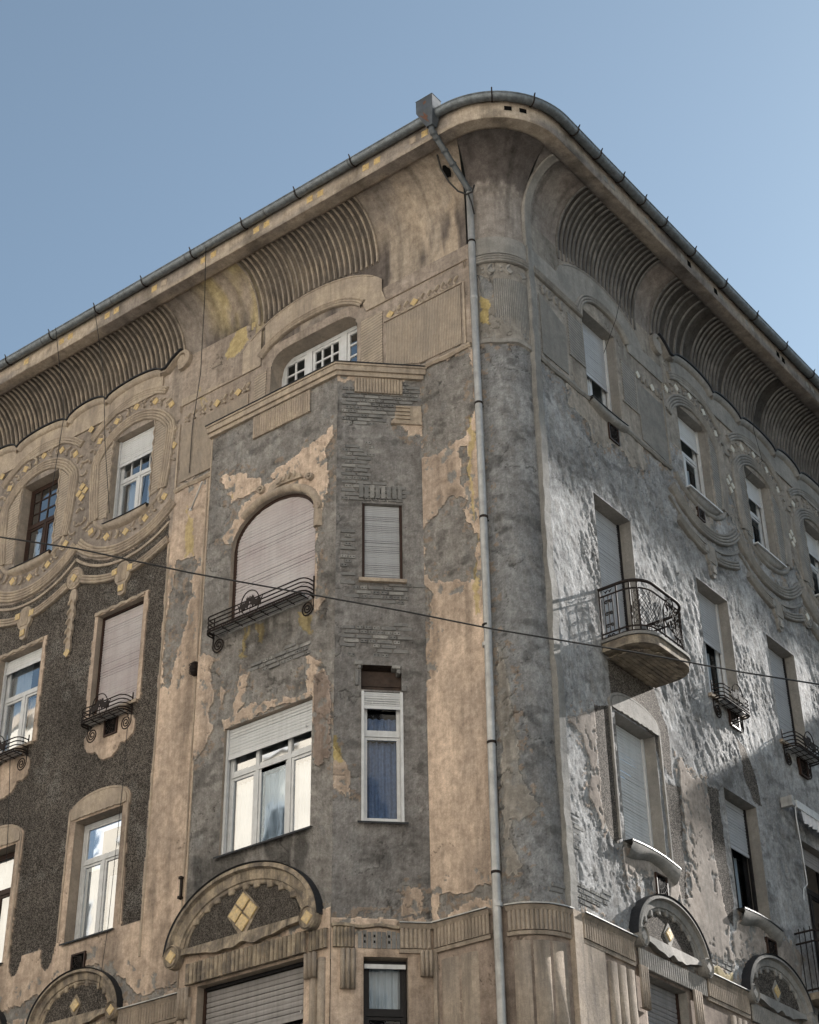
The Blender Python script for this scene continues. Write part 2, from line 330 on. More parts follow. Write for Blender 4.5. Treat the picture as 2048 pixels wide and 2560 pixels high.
# ---- where plaster, bare render, bricks and ochre paint lie on each wall plane (metres)
ZONES={
 'B':[
  ('plaster',[(5.51, 18.98), (4.62, 19.01), (4.52, 18.88), (5.07, 18.97), (5.44, 18.88)]),
  ('plaster',[(4.02, 17.53), (3.59, 17.58), (2.88, 17.85), (2.84, 17.68), (2.96, 17.38), (2.87, 17.04), (2.91, 16.75), (3.17, 15.79), (3.12, 14.95), (3.15, 14.75), (3.27, 16.38), (3.36, 16.87), (3.84, 17.22), (4.05, 17.24), (4.19, 17.37)]),
  ('plaster',[(5.37, 17.87), (4.82, 17.76), (4.37, 17.45), (4.4, 17.23), (4.71, 17.24), (5.02, 17.21), (5.22, 17.57)]),
  ('ochre',[(5.13, 17.69), (4.9, 17.51), (4.97, 17.23), (5.11, 17.37)]),
  ('plaster',[(4.79, 17.11), (4.36, 17.29), (3.84, 17.26), (3.24, 16.85), (3.1, 16.31), (3.11, 14.74), (2.88, 14.68), (3.11, 14.46), (3.21, 14.63), (3.23, 16.36), (3.57, 16.92), (4.0, 17.06), (4.52, 16.93), (4.85, 16.56), (5.06, 16.42), (5.2, 16.62)]),
  ('ochre',[(4.69, 14.77), (4.54, 14.83), (4.55, 14.2), (4.68, 14.24)]),
  ('ochre',[(4.41, 14.71), (4.24, 14.62), (4.18, 14.21), (4.35, 14.34)]),
  ('ochre',[(3.55, 14.65), (3.23, 14.5), (3.22, 14.09), (3.5, 14.36)]),
  ('plaster',[(4.74, 13.92), (4.54, 13.89), (4.59, 13.43), (4.79, 13.26)]),
  ('plaster',[(3.31, 13.82), (3.21, 13.78), (2.82, 13.29), (2.83, 11.93), (3.15, 12.02), (3.18, 13.08), (3.46, 13.07), (4.01, 13.08), (4.49, 13.07), (4.98, 13.05), (5.04, 13.27), (4.43, 13.35), (3.47, 13.14), (3.27, 13.18)]),
  ('plaster',[(5.11, 13.84), (4.96, 13.75), (5.05, 13.48)]),
  ('brick',[(5.52, 18.8), (5.29, 18.73), (5.26, 18.23), (5.49, 18.29)]),
  ('brick',[(4.59, 14.22), (3.26, 14.03), (3.21, 13.82), (4.29, 13.84), (4.58, 13.9)]),
  ('plaster',[(5.59, 14.55), (5.28, 14.38), (5.23, 13.1), (5.54, 12.72), (6.06, 12.87)]),
 ],
 'C':[
  ('plaster',[(-0.04, 19.15), (1.38, 19.16), (1.38, 18.83), (1.11, 18.83), (0.98, 18.55), (0.33, 18.71), (-0.03, 18.72)]),
  ('plaster',[(0.91, 17.95), (0.98, 18.19), (1.45, 18.25), (1.44, 17.71), (1.16, 17.69)]),
  ('brick',[(0.0, 18.56), (1.31, 18.78), (1.33, 17.94), (0.01, 17.8)]),
  ('brick',[(0.01, 17.45), (0.59, 17.5), (0.52, 16.8), (1.06, 16.69), (1.08, 16.36), (0.4, 16.24), (0.4, 14.91), (0.28, 14.77), (0.04, 15.03)]),
  ('brick',[(0.34, 14.84), (1.34, 14.9), (1.21, 14.51), (0.13, 14.62)]),
  ('brick',[(0.16, 14.14), (1.09, 14.19), (1.05, 13.65), (0.17, 13.61)]),
  ('brick',[(2.54, 10.71), (2.56, 10.71), (2.56, 10.7)]),
  ('ochre',[(0.0, 12.35), (0.09, 12.32), (0.12, 11.92), (0.01, 11.91)]),
  ('plaster',[(-0.06, 12.21), (0.07, 12.07), (0.3, 11.63), (0.27, 11.34), (-0.0, 11.48)]),
  ('plaster',[(0.96, 10.04), (1.26, 10.01), (1.25, 9.64), (0.96, 9.63)]),
  ('brick',[(1.08, 11.05), (1.24, 11.06), (1.24, 10.6), (1.0, 10.66)]),
 ],
 'L':[
  ('gray',[(1.78, 19.15), (0.75, 18.95), (0.71, 17.81), (0.82, 17.66), (0.91, 17.32), (1.2, 17.29), (1.52, 17.17), (1.8, 17.25)]),
  ('gray',[(1.05, 17.15), (0.9, 17.16), (0.85, 16.46), (1.0, 16.38)]),
  ('gray',[(1.79, 15.9), (1.51, 16.15), (1.24, 16.3), (0.99, 16.23), (1.01, 15.8), (0.81, 15.51), (0.81, 14.67), (1.29, 14.75), (1.66, 14.89), (1.8, 15.26)]),
  ('gray',[(1.81, 14.94), (1.67, 14.64), (1.72, 13.98), (1.84, 13.62), (1.78, 13.21), (2.18, 13.24), (2.15, 15.07)]),
  ('ochre',[(0.88, 17.65), (0.8, 17.65), (0.8, 14.0), (0.88, 14.02), (0.85, 15.56)]),
  ('gray',[(1.66, 9.88), (1.06, 9.81), (0.74, 9.9), (0.74, 9.7), (1.07, 9.68), (1.67, 9.58)]),
  ('gray',[(2.18, 11.2), (1.94, 11.17), (1.98, 10.65), (2.19, 10.56)]),
  ('gray',[(7.32, 17.44), (6.87, 17.31), (6.76, 17.06), (6.94, 16.85), (6.86, 16.54), (6.98, 16.19), (7.05, 15.91), (7.11, 15.47), (7.3, 14.93), (7.44, 14.97), (7.48, 15.98)]),
  ('ochre',[(7.09, 18.85), (6.94, 20.15), (6.73, 20.73), (7.06, 21.11), (7.01, 19.08), (6.94, 18.45), (6.96, 17.79), (6.88, 17.35), (7.13, 17.44), (7.14, 18.28)]),
  ('ochre',[(6.31, 23.75), (5.61, 23.55), (5.5, 22.38), (5.6, 21.86), (5.94, 21.46), (6.42, 21.48), (5.87, 22.45)]),
  ('gray',[(7.14, 18.89), (6.66, 19.68), (6.53, 18.94), (7.34, 19.08)]),
  ('gray',[(8.95, 10.38), (8.52, 10.4), (7.83, 10.03), (7.37, 9.61), (6.77, 9.67), (6.18, 9.76), (6.17, 9.65), (7.06, 9.54), (7.36, 9.42), (7.79, 9.65), (8.58, 10.03)]),
  ('gray',[(10.72, 9.99), (10.04, 10.09), (9.39, 10.27), (9.48, 10.14), (9.99, 9.78), (10.69, 9.83)]),
 ],
 'R':[
  ('plaster',[(0.94, 12.46), (1.74, 12.87), (1.71, 11.5), (1.73, 11.01), (1.64, 10.96), (1.47, 11.24), (1.38, 11.36), (1.45, 11.95), (1.28, 12.27), (1.08, 12.39)]),
  ('plaster',[(4.15, 12.96), (4.61, 12.74), (5.06, 12.89), (5.05, 11.83), (5.06, 11.0), (5.26, 10.51), (5.13, 10.22), (5.25, 9.94), (5.09, 9.53), (4.3, 9.52), (4.16, 9.97), (3.79, 10.18), (3.64, 10.91), (3.92, 10.56), (4.12, 10.64), (4.18, 11.23), (4.13, 12.2)]),
  ('plaster',[(2.22, 10.89), (3.2, 11.07), (3.65, 10.98), (3.77, 10.7), (3.59, 10.37), (3.25, 10.4), (2.97, 10.41), (3.02, 10.7), (2.25, 10.39)]),
  ('plaster',[(1.6, 18.82), (2.3, 19.0), (2.41, 18.94), (3.46, 18.87), (3.79, 19.01), (4.03, 18.98), (4.15, 18.57), (4.05, 18.36), (3.61, 18.28), (3.39, 18.4), (3.03, 18.35), (2.89, 18.2), (2.41, 18.1), (2.22, 18.41), (1.94, 18.44), (1.66, 18.44)]),
  ('brick',[(0.85, 9.95), (1.83, 10.06), (1.7, 9.91), (1.2, 9.57), (0.8, 9.54)]),
  ('brick',[(0.83, 11.06), (1.13, 11.04), (1.05, 10.36), (0.81, 10.46)]),
  ('brick',[(4.21, 9.92), (5.19, 9.92), (5.14, 9.72), (4.22, 9.71)]),
  ('plaster',[(5.3, 10.39), (5.64, 10.74), (6.93, 10.82), (7.74, 10.69), (7.59, 10.19), (7.28, 10.11), (6.64, 10.29), (5.98, 10.28), (5.25, 9.94)]),
  ('ochre',[(4.22, 9.71), (5.14, 9.72), (5.09, 9.5), (4.3, 9.52)]),
 ],
 'K':[
  ('plaster',[(0.11, 10.92), (0.19, 10.82), (0.2, 10.41), (0.32, 10.05), (0.32, 9.91), (0.11, 10.0)]),
  ('plaster',[(0.13, 13.52), (0.27, 13.09), (0.31, 12.83), (0.36, 12.0), (0.41, 11.27), (0.54, 11.09), (0.62, 10.92), (0.35, 10.68), (0.19, 10.76), (0.11, 11.01)]),
  ('brick',[(0.67, 9.89), (1.03, 9.91), (1.01, 9.73), (0.69, 9.7)]),
  ('ochre',[(0.15, 19.95), (0.29, 19.84), (0.27, 19.33), (0.13, 19.41)]),
  ('gray',[(0.11, 20.49), (0.36, 20.25), (0.42, 19.89), (0.15, 19.91)]),
 ],
}
# ------------------------------------------------------------------ the building
BLD = empty('apartment_building', 'weathered four storey corner apartment house with flaking plaster, rounded corner and deep curved cornice', 'building')
C_PL = np.array([.60, .475, .375]); C_PL2 = np.array([.46, .37, .30]); C_GR = np.array([.41, .388, .365]); C_BR = np.array([.385, .368, .355])
C_DK = np.array([.165, .146, .128]); C_OC = np.array([.54, .43, .20])
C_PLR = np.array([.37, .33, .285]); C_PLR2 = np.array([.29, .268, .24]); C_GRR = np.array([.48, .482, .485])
C_LOW = np.array([.41, .33, .275])
def grow(m, n):
    for _ in range(n):
        q = m.copy(); q[1:] |= m[:-1]; q[:-1] |= m[1:]; q[:, 1:] |= m[:, :-1]; q[:, :-1] |= m[:, 1:]; m = q
    return m
def lips(c, h, p, g, U, Z, seed=0):
    """broken plaster edge: pale fresh lip, crumbs and a skim of old lime on the bare render next to it"""
    lip = p & grow(g, 1); c = np.where(lip[..., None], c*1.22+.03, c)
    h = np.where(lip, h+.004*(vnoise(U*30, Z*30, 5)-.3), h)
    near = g & grow(p, 3) & (fbm(U*7, Z*7, 4, 15+seed) > .47); c = np.where(near[..., None], lerp(c, np.array([.44, .42, .385]), np.full(U.shape, .55)), c); h = np.where(near, h+.006, h)
    crumbs = g & grow(p, 9) & (fbm(U*11, Z*11, 4, 17+seed) > .63); c = np.where(crumbs[..., None], lerp(c, C_PL*.8, np.full(U.shape, .8)), c); h = np.where(crumbs, h+.012, h)
    chips = p & grow(g, 12) & (fbm(U*9, Z*7, 4, 19+seed) > .635); c = np.where(chips[..., None], np.array([.27, .26, .245]), c); h = np.where(chips, h-.016, h)
    return c, h
def lerp(a, b, t): return a+(b-a)*t[..., None]
def zone_masks(key, U, Z, amp=.11):
    wu = U+amp*(fbm(U*3, Z*3, 5, 1)-.5)*2+.11*(fbm(U*9, Z*9, 4, 5)-.5); wz = Z+amp*(fbm(U*3, Z*3, 5, 2)-.5)*2+.11*(fbm(U*9, Z*9, 4, 6)-.5)
    out = {k: np.zeros(U.shape, bool) for k in ('plaster', 'gray', 'brick', 'ochre', 'dark')}
    for ty, poly in ZONES.get(key, []): out[ty] |= inpoly(wu, wz, poly)
    return out, wu, wz
def stains(U, Z, seed=0):
    """soot and rain runs: 0 clean .. 1 dirty"""
    a = sstep(.50, .72, fbm(U*1.1, Z*.5, 5, 20+seed)); b = sstep(.52, .75, fbm(U*5, Z*.45, 5, 30+seed))
    return np.clip(.6*a+.5*b, 0, 1)
def shade_plaster(U, Z, c1, c2, seed=0, dirt=1.0):
    c = lerp(np.broadcast_to(c1, U.shape+(3,)), c2, sstep(.38, .66, fbm(U*.9, Z*.6, 5, 40+seed)))
    c = c*(1-.50*dirt*stains(U, Z, seed))[..., None]; li = sstep(.56, .70, fbm(U*2.3, Z*1.5, 5, 44+seed)); c = c*(1+.16*li)[..., None]
    c = c*(.93+.14*vnoise(U*40, Z*40, 3))[..., None]
    return c
def shade_render(U, Z, c1, seed=0):
    c = np.broadcast_to(c1, U.shape+(3,))*(.55+.85*fbm(U*2.2, Z*1.6, 6, 50+seed))[..., None]
    w_ = sstep(.60, .72, fbm(U*6, Z*4, 4, 60+seed)); c = lerp(c, np.array([0.357, 0.350, 0.339]), w_*.7)
    k = sstep(.60, .72, fbm(U*3, Z*5, 4, 66+seed)); c = c*(1-.35*k)[..., None]; return c*(.86+.28*RNG.random(U.shape))[..., None]*(.85+.3*fbm(U*13, Z*13, 3, 68))[..., None]
def crack_mask(U, Z, seed=0, wd=.010, lo=.5):
    """thin wandering cracks: where a warped noise crosses its middle value"""
    n = fbm(U*1.3+.4*fbm(U*4, Z*4, 3, 9), Z*.9, 4, 70+seed); g = np.abs(n-.5)
    return (g < wd*.35) & (fbm(U*.9, Z*.9, 3, 75+seed) > lo)
def wall_grid(name, fr, u0, u1, z0, z1, step, field, openings=(), zstep=None, parent=BLD, skip=None):
    zstep = zstep or step
    def lines(a, b, st, edges):
        g = np.linspace(a, b, max(2, int(round((b-a)/st))+1)); e = [x for x in edges if a < x < b]
        g = [x for x in g if all(abs(x-y) > st*.45 for y in e)]+e; return np.unique(np.round(g, 5))
    us = lines(u0, u1, step, sum([[o[0], o[1]] for o in openings], [])); zs = lines(z0, z1, zstep, sum([[o[2], o[3]] for o in openings], []))
    U, Z = np.meshgrid(us, zs, indexing='ij')
    h, col = field(U, Z)
    dist = np.full(U.shape, 9.)
    for o in openings:
        du = np.maximum(o[0]-U, U-o[1]); dz = np.maximum(o[2]-Z, Z-o[3]); dist = np.minimum(dist, np.maximum(du, dz))
    h = h*sstep(0., .05, np.maximum(dist, 0))
    P = fr.P(U, Z, h).reshape(-1, 3)
    nu, nz = U.shape; ii, jj = np.meshgrid(np.arange(nu-1), np.arange(nz-1), indexing='ij')
    cu = (us[ii]+us[ii+1])/2; cz = (zs[jj]+zs[jj+1])/2; keep = np.ones(cu.shape, bool)
    for o in openings:
        ins = (cu > o[0]) & (cu < o[1]) & (cz > o[2]) & (cz < o[3])
        if len(o) > 4: ins &= cz < o[4](cu)
        keep &= ~ins
    if skip is not None: keep &= ~skip(cu, cz)
    ii = ii[keep]; jj = jj[keep]; a = ii*nz+jj
    F = np.stack([a, a+nz, a+nz+1, a+1], 1).astype(np.int32)
    used = np.zeros(len(P), bool); used[F.ravel()] = True; remap = np.cumsum(used)-1
    return raw_mesh(name, P[used], remap[F], col.reshape(-1, 4)[used], np.stack([U.ravel(), Z.ravel()], 1)[used], parent)
def raw_mesh(name, P, F, col, uv, parent, mat='wall'):
    me = bpy.data.meshes.new(name); me.vertices.add(len(P)); me.vertices.foreach_set('co', P.ravel().astype(np.float32))
    me.loops.add(F.size); me.loops.foreach_set('vertex_index', F.ravel().astype(np.int32))
    me.polygons.add(len(F)); me.polygons.foreach_set('loop_start', (np.arange(len(F))*4).astype(np.int32)); me.polygons.foreach_set('loop_total', np.full(len(F), 4, np.int32))
    me.polygons.foreach_set('use_smooth', np.ones(len(F), bool))
    me.update(calc_edges=True)
    ca = me.color_attributes.new('Col', 'FLOAT_COLOR', 'POINT'); ca.data.foreach_set('color', col.astype(np.float32).ravel())
    ul = me.uv_layers.new(name='UVMap'); ul.data.foreach_set('uv', uv[F.ravel()].astype(np.float32).ravel())
    me.materials.append(M[mat]); me.validate()
    o = bpy.data.objects.new(name, me); return link(o, parent)
def col4(c, a): return np.concatenate([np.clip(c, .004, .9), np.broadcast_to(np.asarray(a, float), c.shape[:-1])[..., None]], -1)
def rough_h(U, Z, amp, seed=0):
    n = fbm(U*9, Z*5, 5, 80+seed)-.5; m_ = fbm(U*1.2, Z*.8, 3, 83+seed); return amp*n*2*(.5+m_)
def brick_h(U, Z, seed=0):
    row = np.floor(Z/.075); fu = (U/.25+.5*(row % 2)) % 1; fz = (Z/.075) % 1
    j = (fu < .09) | (fz < .2); r = vnoise(row*3.1, np.floor(U/.25+.5*(row % 2))*1.7, 4+seed)
    return np.where(j, -.009, .005*r)
# window openings per frame: u0, u1, z0, z1
YC = [8.70, 11.33, 13.98]           # window axes on the long left front
LW3 = [(8.07, 9.25), (10.73, 11.92), (13.35, 14.55)]; LW2 = [(8.18, 9.32), (10.83, 11.97), (13.5, 14.6)]
XC = [6.12, 8.66, 11.22, 13.78]     # window axes on the right front
archB = lambda u: 16.28+.68*np.sqrt(np.clip(1-((u-4.09)/.905)**2, 0, 1))
OPL = [(y-.55, y+.55, 18.96, 20.92) for y in YC]+[(a, b, 14.93, 16.99) for a, b in LW3]+[(a, b, 10.89, 13.02) for a, b in LW2]
def dark_left(U, Z):
    m = (U > 7.55) & (Z > 10.92) & (Z < 18.6)
    for k in range(4):
        y = 8.72+2.65*k; m &= ((U-y)**2+(Z-20.02)**2) > 1.92**2
        for (cu, cz) in ((y-.55, 10.92), (y+.98, 10.92)) if k == 0 else ((y-.87+.0, 10.95), (y+.98, 10.92)): m |= ((U-cu)/.16)**2+((Z-cz)/.36)**2 < 1
    m &= ~((Z > 17.62-.0) & (Z < 17.98) & (U < 7.56))
    # light surrounds of the second-floor windows, apron under the third-floor ones
    for a, b in LW2: m &= ~((U > a-.19) & (U < b+.19) & (Z < 13.15+.3*np.sqrt(np.clip(1-((U-(a+b)/2)/.78)**2, 0, 1))) & (Z > 10.5))
    for a, b in LW3:
        c = (a+b)/2; m &= ~((U > a-.12) & (U < b+.1) & (Z > 14.9) & (Z < 17.08)); m &= ~(((U-c)/.42)**2+((Z-14.6)/.62)**2 < 1)
        m &= ~(((np.abs(U-c)-.42)/.22)**2+((Z-14.45)/.25)**2 < 1)
    return m
def field_left(U, Z):
    zm, wu, wz = zone_masks('L', U, Z); up = Z > 19.03
    c = shade_plaster(U, Z, C_PL, C_PL2, 1)
    top = sstep(18.9, 19.1, Z)*1.0; c = lerp(c, shade_plaster(U, Z, np.array([0.379, 0.321, 0.271]), np.array([0.296, 0.256, 0.224]), 5), np.where(U > 7.45, sstep(17.9, 18.3, Z), top*.8))
    cg = shade_render(U, Z, C_GR, 1); g = zm['gray'] & ~dark_left(U, Z)
    h = .012+.003*(fbm(U*8, Z*8, 4)-.5)
    c = np.where(g[..., None], cg, c); h = np.where(g, -.008+rough_h(U, Z, .006), h)
    c, h = lips(c, h, ~g, g, U, Z, 1)
    oc = zm['ochre'] & (fbm(U*5, Z*1.2, 4, 8) > .46); c = np.where(oc[..., None], lerp(c, C_OC, np.full(U.shape, .75)), c)
    d = dark_left(wu*.35+U*.65, wz*.35+Z*.65); cdk = C_DK*(.45+1.1*fbm(U*1.2, Z*.8, 5, 77))[..., None]; bald = sstep(.62, .70, fbm(U*2.6, Z*2.0, 5, 78)); cdk = lerp(cdk, np.array([.25, .235, .215]), bald*.6)
    c = np.where(d[..., None], cdk, c); h = np.where(d, -.012, h)
    low = Z < 9.5; cl = shade_plaster(U, Z, C_LOW, C_LOW*.75, 9); c = np.where(low[..., None], cl, c)
    ck = crack_mask(U, Z, 1, .010, .56) & ~d; h = np.where(ck, h-.012, h); c = np.where(ck[..., None], c*.45, c)
    return h, col4(c, np.where(d, 1., np.where(g, .5, 0.)))
def field_bay(U, Z):
    zm, wu, wz = zone_masks('B', U, Z)
    p = zm['plaster'] | (Z < 9.75) | (Z > 18.93); p &= ~zm['brick']
    cp = shade_plaster(U, Z, C_PL, C_PL2, 2); cg = shade_render(U, Z, C_GR, 2)
    pink = (U < 3.16) & (Z < 13.4) & (Z > 10.8); cp = np.where(pink[..., None], shade_plaster(U, Z, np.array([0.299, 0.238, 0.202]), np.array([0.235, 0.192, 0.163]), 7), cp)
    c = np.where(p[..., None], cp, cg); h = np.where(p, .014, -.012+rough_h(U, Z, .011, 2))
    c, h = lips(c, h, p, ~p, U, Z, 2)
    h = np.where(zm['brick'], -.02+brick_h(U, Z), h); c = np.where(zm['brick'][..., None], cg*.9, c)
    oc = zm['ochre'] & (fbm(U*6, Z*1.1, 4, 8) > .42); c = np.where(oc[..., None], lerp(c, C_OC, np.full(U.shape, .8)), c); h = np.where(oc, .004, h)
    so_ = sstep(.45, .62, fbm(U*4, Z*1.0, 4, 90))*sstep(10.1, 10.6, Z)*sstep(11.3, 10.9, Z); c = c*(1-.55*so_)[..., None]
    so_ = sstep(.45, .60, fbm(U*5, Z*1.0, 4, 91))*sstep(14.1, 14.4, Z)*sstep(14.9, 14.7, Z); c = c*(1-.5*so_)[..., None]
    ck = crack_mask(U, Z, 2, .012, .5); h = np.where(ck, h-.012, h); c = np.where(ck[..., None], c*.5, c)
    return h, col4(c, np.where(p, 0., .5))
def field_cham(U, Z):
    zm, wu, wz = zone_masks('C', U, Z, .06)
    p = zm['plaster'] | (wz < 9.6) | (Z > 18.9); cp = shade_plaster(U, Z, C_PL, C_PL2, 3); cg = shade_render(U, Z, C_BR, 3)
    br = zm['brick'] & ~zm['plaster']
    c = np.where(p[..., None], cp, cg); h = np.where(p, .015, -.010+rough_h(U, Z, .010, 3)); h = np.where(br, -.022+brick_h(U, Z), h)
    c, h = lips(c, h, p, ~p & ~br, U, Z, 3)
    oc = zm['ochre']; c = np.where(oc[..., None], C_OC*.9, c)
    ck = crack_mask(U, Z, 3, .012, .5); h = np.where(ck, h-.012, h); c = np.where(ck[..., None], c*.5, c)
    return h, col4(c, np.where(p, 0., .45))
def field_cyl(U, Z):
    zm, wu, wz = zone_masks('K', U, Z, .05)
    pl = zm['plaster'] | (Z > 18.98) | (wz < 9.55+0*U) | (U < .05); pl &= ~zm['gray']; pl |= zm['ochre']
    cp = shade_plaster(U, Z, C_PLR*1.02, C_PLR2, 4); cg = shade_render(U, Z, C_GRR*.82, 4)
    tan = sstep(9.45, 9.6, Z) < .5; cp = np.where(tan[..., None], shade_plaster(U, Z, C_LOW, C_LOW*.78, 9), cp)
    c = np.where(pl[..., None], cp, cg); h = np.where(pl, .012, -.014+rough_h(U, Z, .018, 4)); h = np.where(zm['brick'], -.02+brick_h(U, Z), h)
    c, h = lips(c, h, pl, ~pl, U, Z, 4)
    c = np.where(zm['ochre'][..., None], C_OC*.85, c)
    ck = crack_mask(U, Z, 4, .012, .5); h = np.where(ck, h-.014, h); c = np.where(ck[..., None], c*.5, c)
    return h, col4(c, np.where(pl, 0., .5))
DKR = [[(1.74, 12.95), (2.22, 13.12), (2.25, 12.0), (2.14, 10.88), (1.92, 10.92), (1.74, 11.2)],
       [(3.62, 12.35), (4.14, 12.45), (4.02, 10.9), (3.97, 10.55), (3.80, 10.55), (3.66, 11.1)],
       [(5.06, 12.8), (5.45, 12.85), (5.44, 11.8), (5.52, 11.0), (5.40, 10.55), (5.22, 10.6), (5.02, 11.6)],
       [(2.26, 13.95), (3.62, 13.95), (3.95, 13.3), (3.95, 12.5), (3.60, 12.7), (2.9, 13.45), (2.26, 13.25)],
       [(6.38, 14.1), (6.62, 14.0), (6.9, 13.6), (6.98, 13.05), (6.72, 13.05), (6.45, 13.4)]]
def field_right(U, Z):
    zm, wu, wz = zone_masks('R', U, Z, .09)
    top = wz > 18.90; circ = np.zeros(U.shape, bool)
    for k in range(5): circ |= ((U-(6.15+2.56*k))**2+(Z-19.82)**2 < 1.55**2)
    bare4 = (U > 5.05) & (fbm(U*1.4, Z*1.4, 4, 12) > .50) & (Z < 19.9)
    pl = (zm['plaster'] | (top & (U < 5.05)) | (circ & ~bare4) | ((Z > 19.6) & (U > 5.05)) | (wz < 9.55)) & ~zm['brick']
    cp = shade_plaster(U, Z, C_PLR, C_PLR2, 6); cg = shade_render(U, Z, C_GRR, 6)
    warm = (Z < 13.2) & (Z > 9.4); cp = np.where(warm[..., None], shade_plaster(U, Z, np.array([0.409, 0.351, 0.305]), np.array([0.354, 0.311, 0.275]), 6), cp)
    low = Z < 9.5; cp = np.where(low[..., None], shade_plaster(U, Z, C_LOW*1.05, C_LOW*.8, 9), cp)
    c = np.where(pl[..., None], cp, cg)
    flat = .42+.58*sstep(.36, .56, fbm(U*.75+.3*fbm(U*3, Z*3, 3, 91), Z*.6, 4, 92))
    rr = flat*(rough_h((U+.25*Z)*1.1, Z*.9, .034, 6)+rough_h((U+.2*Z)*2.6, Z*2.0, .016, 16)+.010*(RNG.random(U.shape)-.5)); h = np.where(pl, .015, -.012+rr)
    h = np.where(zm['brick'], -.012+brick_h(U, Z)*1.6, h)
    c, h = lips(c, h, pl, ~pl, U, Z, 6)
    dk = np.zeros(U.shape, bool)
    for q in DKR: dk |= inpoly(wu*.3+U*.7, wz*.3+Z*.7, q)
    c = np.where(dk[..., None], C_DK*1.15*(.8+.5*fbm(U, Z, 4, 7))[..., None], c); h = np.where(dk, -.01, h)
    oc = zm['ochre']; c = np.where(oc[..., None], lerp(c, C_OC, np.full(U.shape, .6)), c)
    ck = crack_mask(U, Z, 6, .010, .55) & ~dk; h = np.where(ck, h-.012, h); c = np.where(ck[..., None], c*.5, c)
    return h, col4(c, np.where(dk, 1., np.where(pl, 0., .12+.34*flat)))
wall_grid('wall', FL, 5.60, 14.6, 8.6, 22.02, .026, field_left, OPL)
wall_grid('wall', FL, .72, 1.80, 7.2, 19.05, .022, field_left)
TOPW = (3.16, 5.19, 19.25, 21.02, lambda u: 20.62+.40*np.clip(1-np.abs((u-4.175)/1.015)**7, 0, 1)**.5)
wall_grid('wall', FL, .72, 5.62, 19.05, 21.2, .024, field_left, [TOPW])
BOP = [(3.185, 4.995, 14.75, 17.0, archB), (3.18, 4.95, 10.99, 13.06), (3.24, 5.24, 7.0, 9.14)]
wall_grid('wall', FB, 2.77, 5.60, 7.2, 19.0, .022, field_bay, BOP)
COP = [(.41, 1.045, 14.95, 16.33), (.40, 1.02, 10.98, 13.03), (.44, 1.04, 7.2, 9.06), (.40, 1.0, 13.06, 13.47)]
wall_grid('wall', FC, 0, CHW, 7.2, 19.0, .020, field_cham, COP)
wall_grid('wall', FK, 0, KW, 7.2, 21.2, .021, field_cyl)
OPR = [(2.35, 3.43, 18.97, 20.96), (2.24, 3.37, 14.02, 16.99), (5.55, 6.66, 14.62, 16.9), (8.12, 9.22, 14.7, 16.85), (10.68, 11.78, 14.65, 16.85), (2.31, 3.47, 10.97, 13.07),
       (5.62, 6.73, 10.85, 12.95), (8.27, 9.4, 10.3, 12.87), (2.5, 3.66, 7.2, 9.1)]+[(x-.54, x+.54, 18.8, 20.7) for x in XC]
wall_grid('wall', FR, .80, 14.6, 7.2, 21.86, .021, field_right, OPR)
# plain continuation out of the frame, storeys below the picture, gables and roof
def plainfield(U, Z): return U*0, col4(shade_plaster(U, Z, C_LOW, C_LOW*.8, 3), 0)
wall_grid('wall', FL, 14.6, 30, 0, 22.9, .25, plainfield); wall_grid('wall', FR, 14.6, 24, 0, 22.9, .25, plainfield)
wall_grid('wall', FL, 5.60, 14.6, 0, 8.6, .15, plainfield); wall_grid('wall', FL, .72, 1.8, 0, 7.2, .15, plainfield)
wall_grid('wall', FB, 2.77, 5.6, 0, 7.2, .15, plainfield); wall_grid('wall', FC, 0, CHW, 0, 7.2, .15, plainfield)
wall_grid('wall', FK, 0, KW, 0, 7.2, .1, plainfield); wall_grid('wall', FR, .80, 14.6, 0, 7.2, .15, plainfield)
mb = MB(); mb.box(FL, 5.58, 5.60, 0, 18.97, -.05, BX-.002); mb.build('wall', M['trim'], BLD)                       # far cheek of the bay
mb = MB(); mb.prism([(24, .02), (24.2, .02), (24.2, 30), (24, 30)], 0, 22.9); mb.prism([(.05, 30), (24.2, 30), (24.2, 30.2), (.05, 30.2)], 0, 22.9); mb.build('wall', M['cream'], BLD)
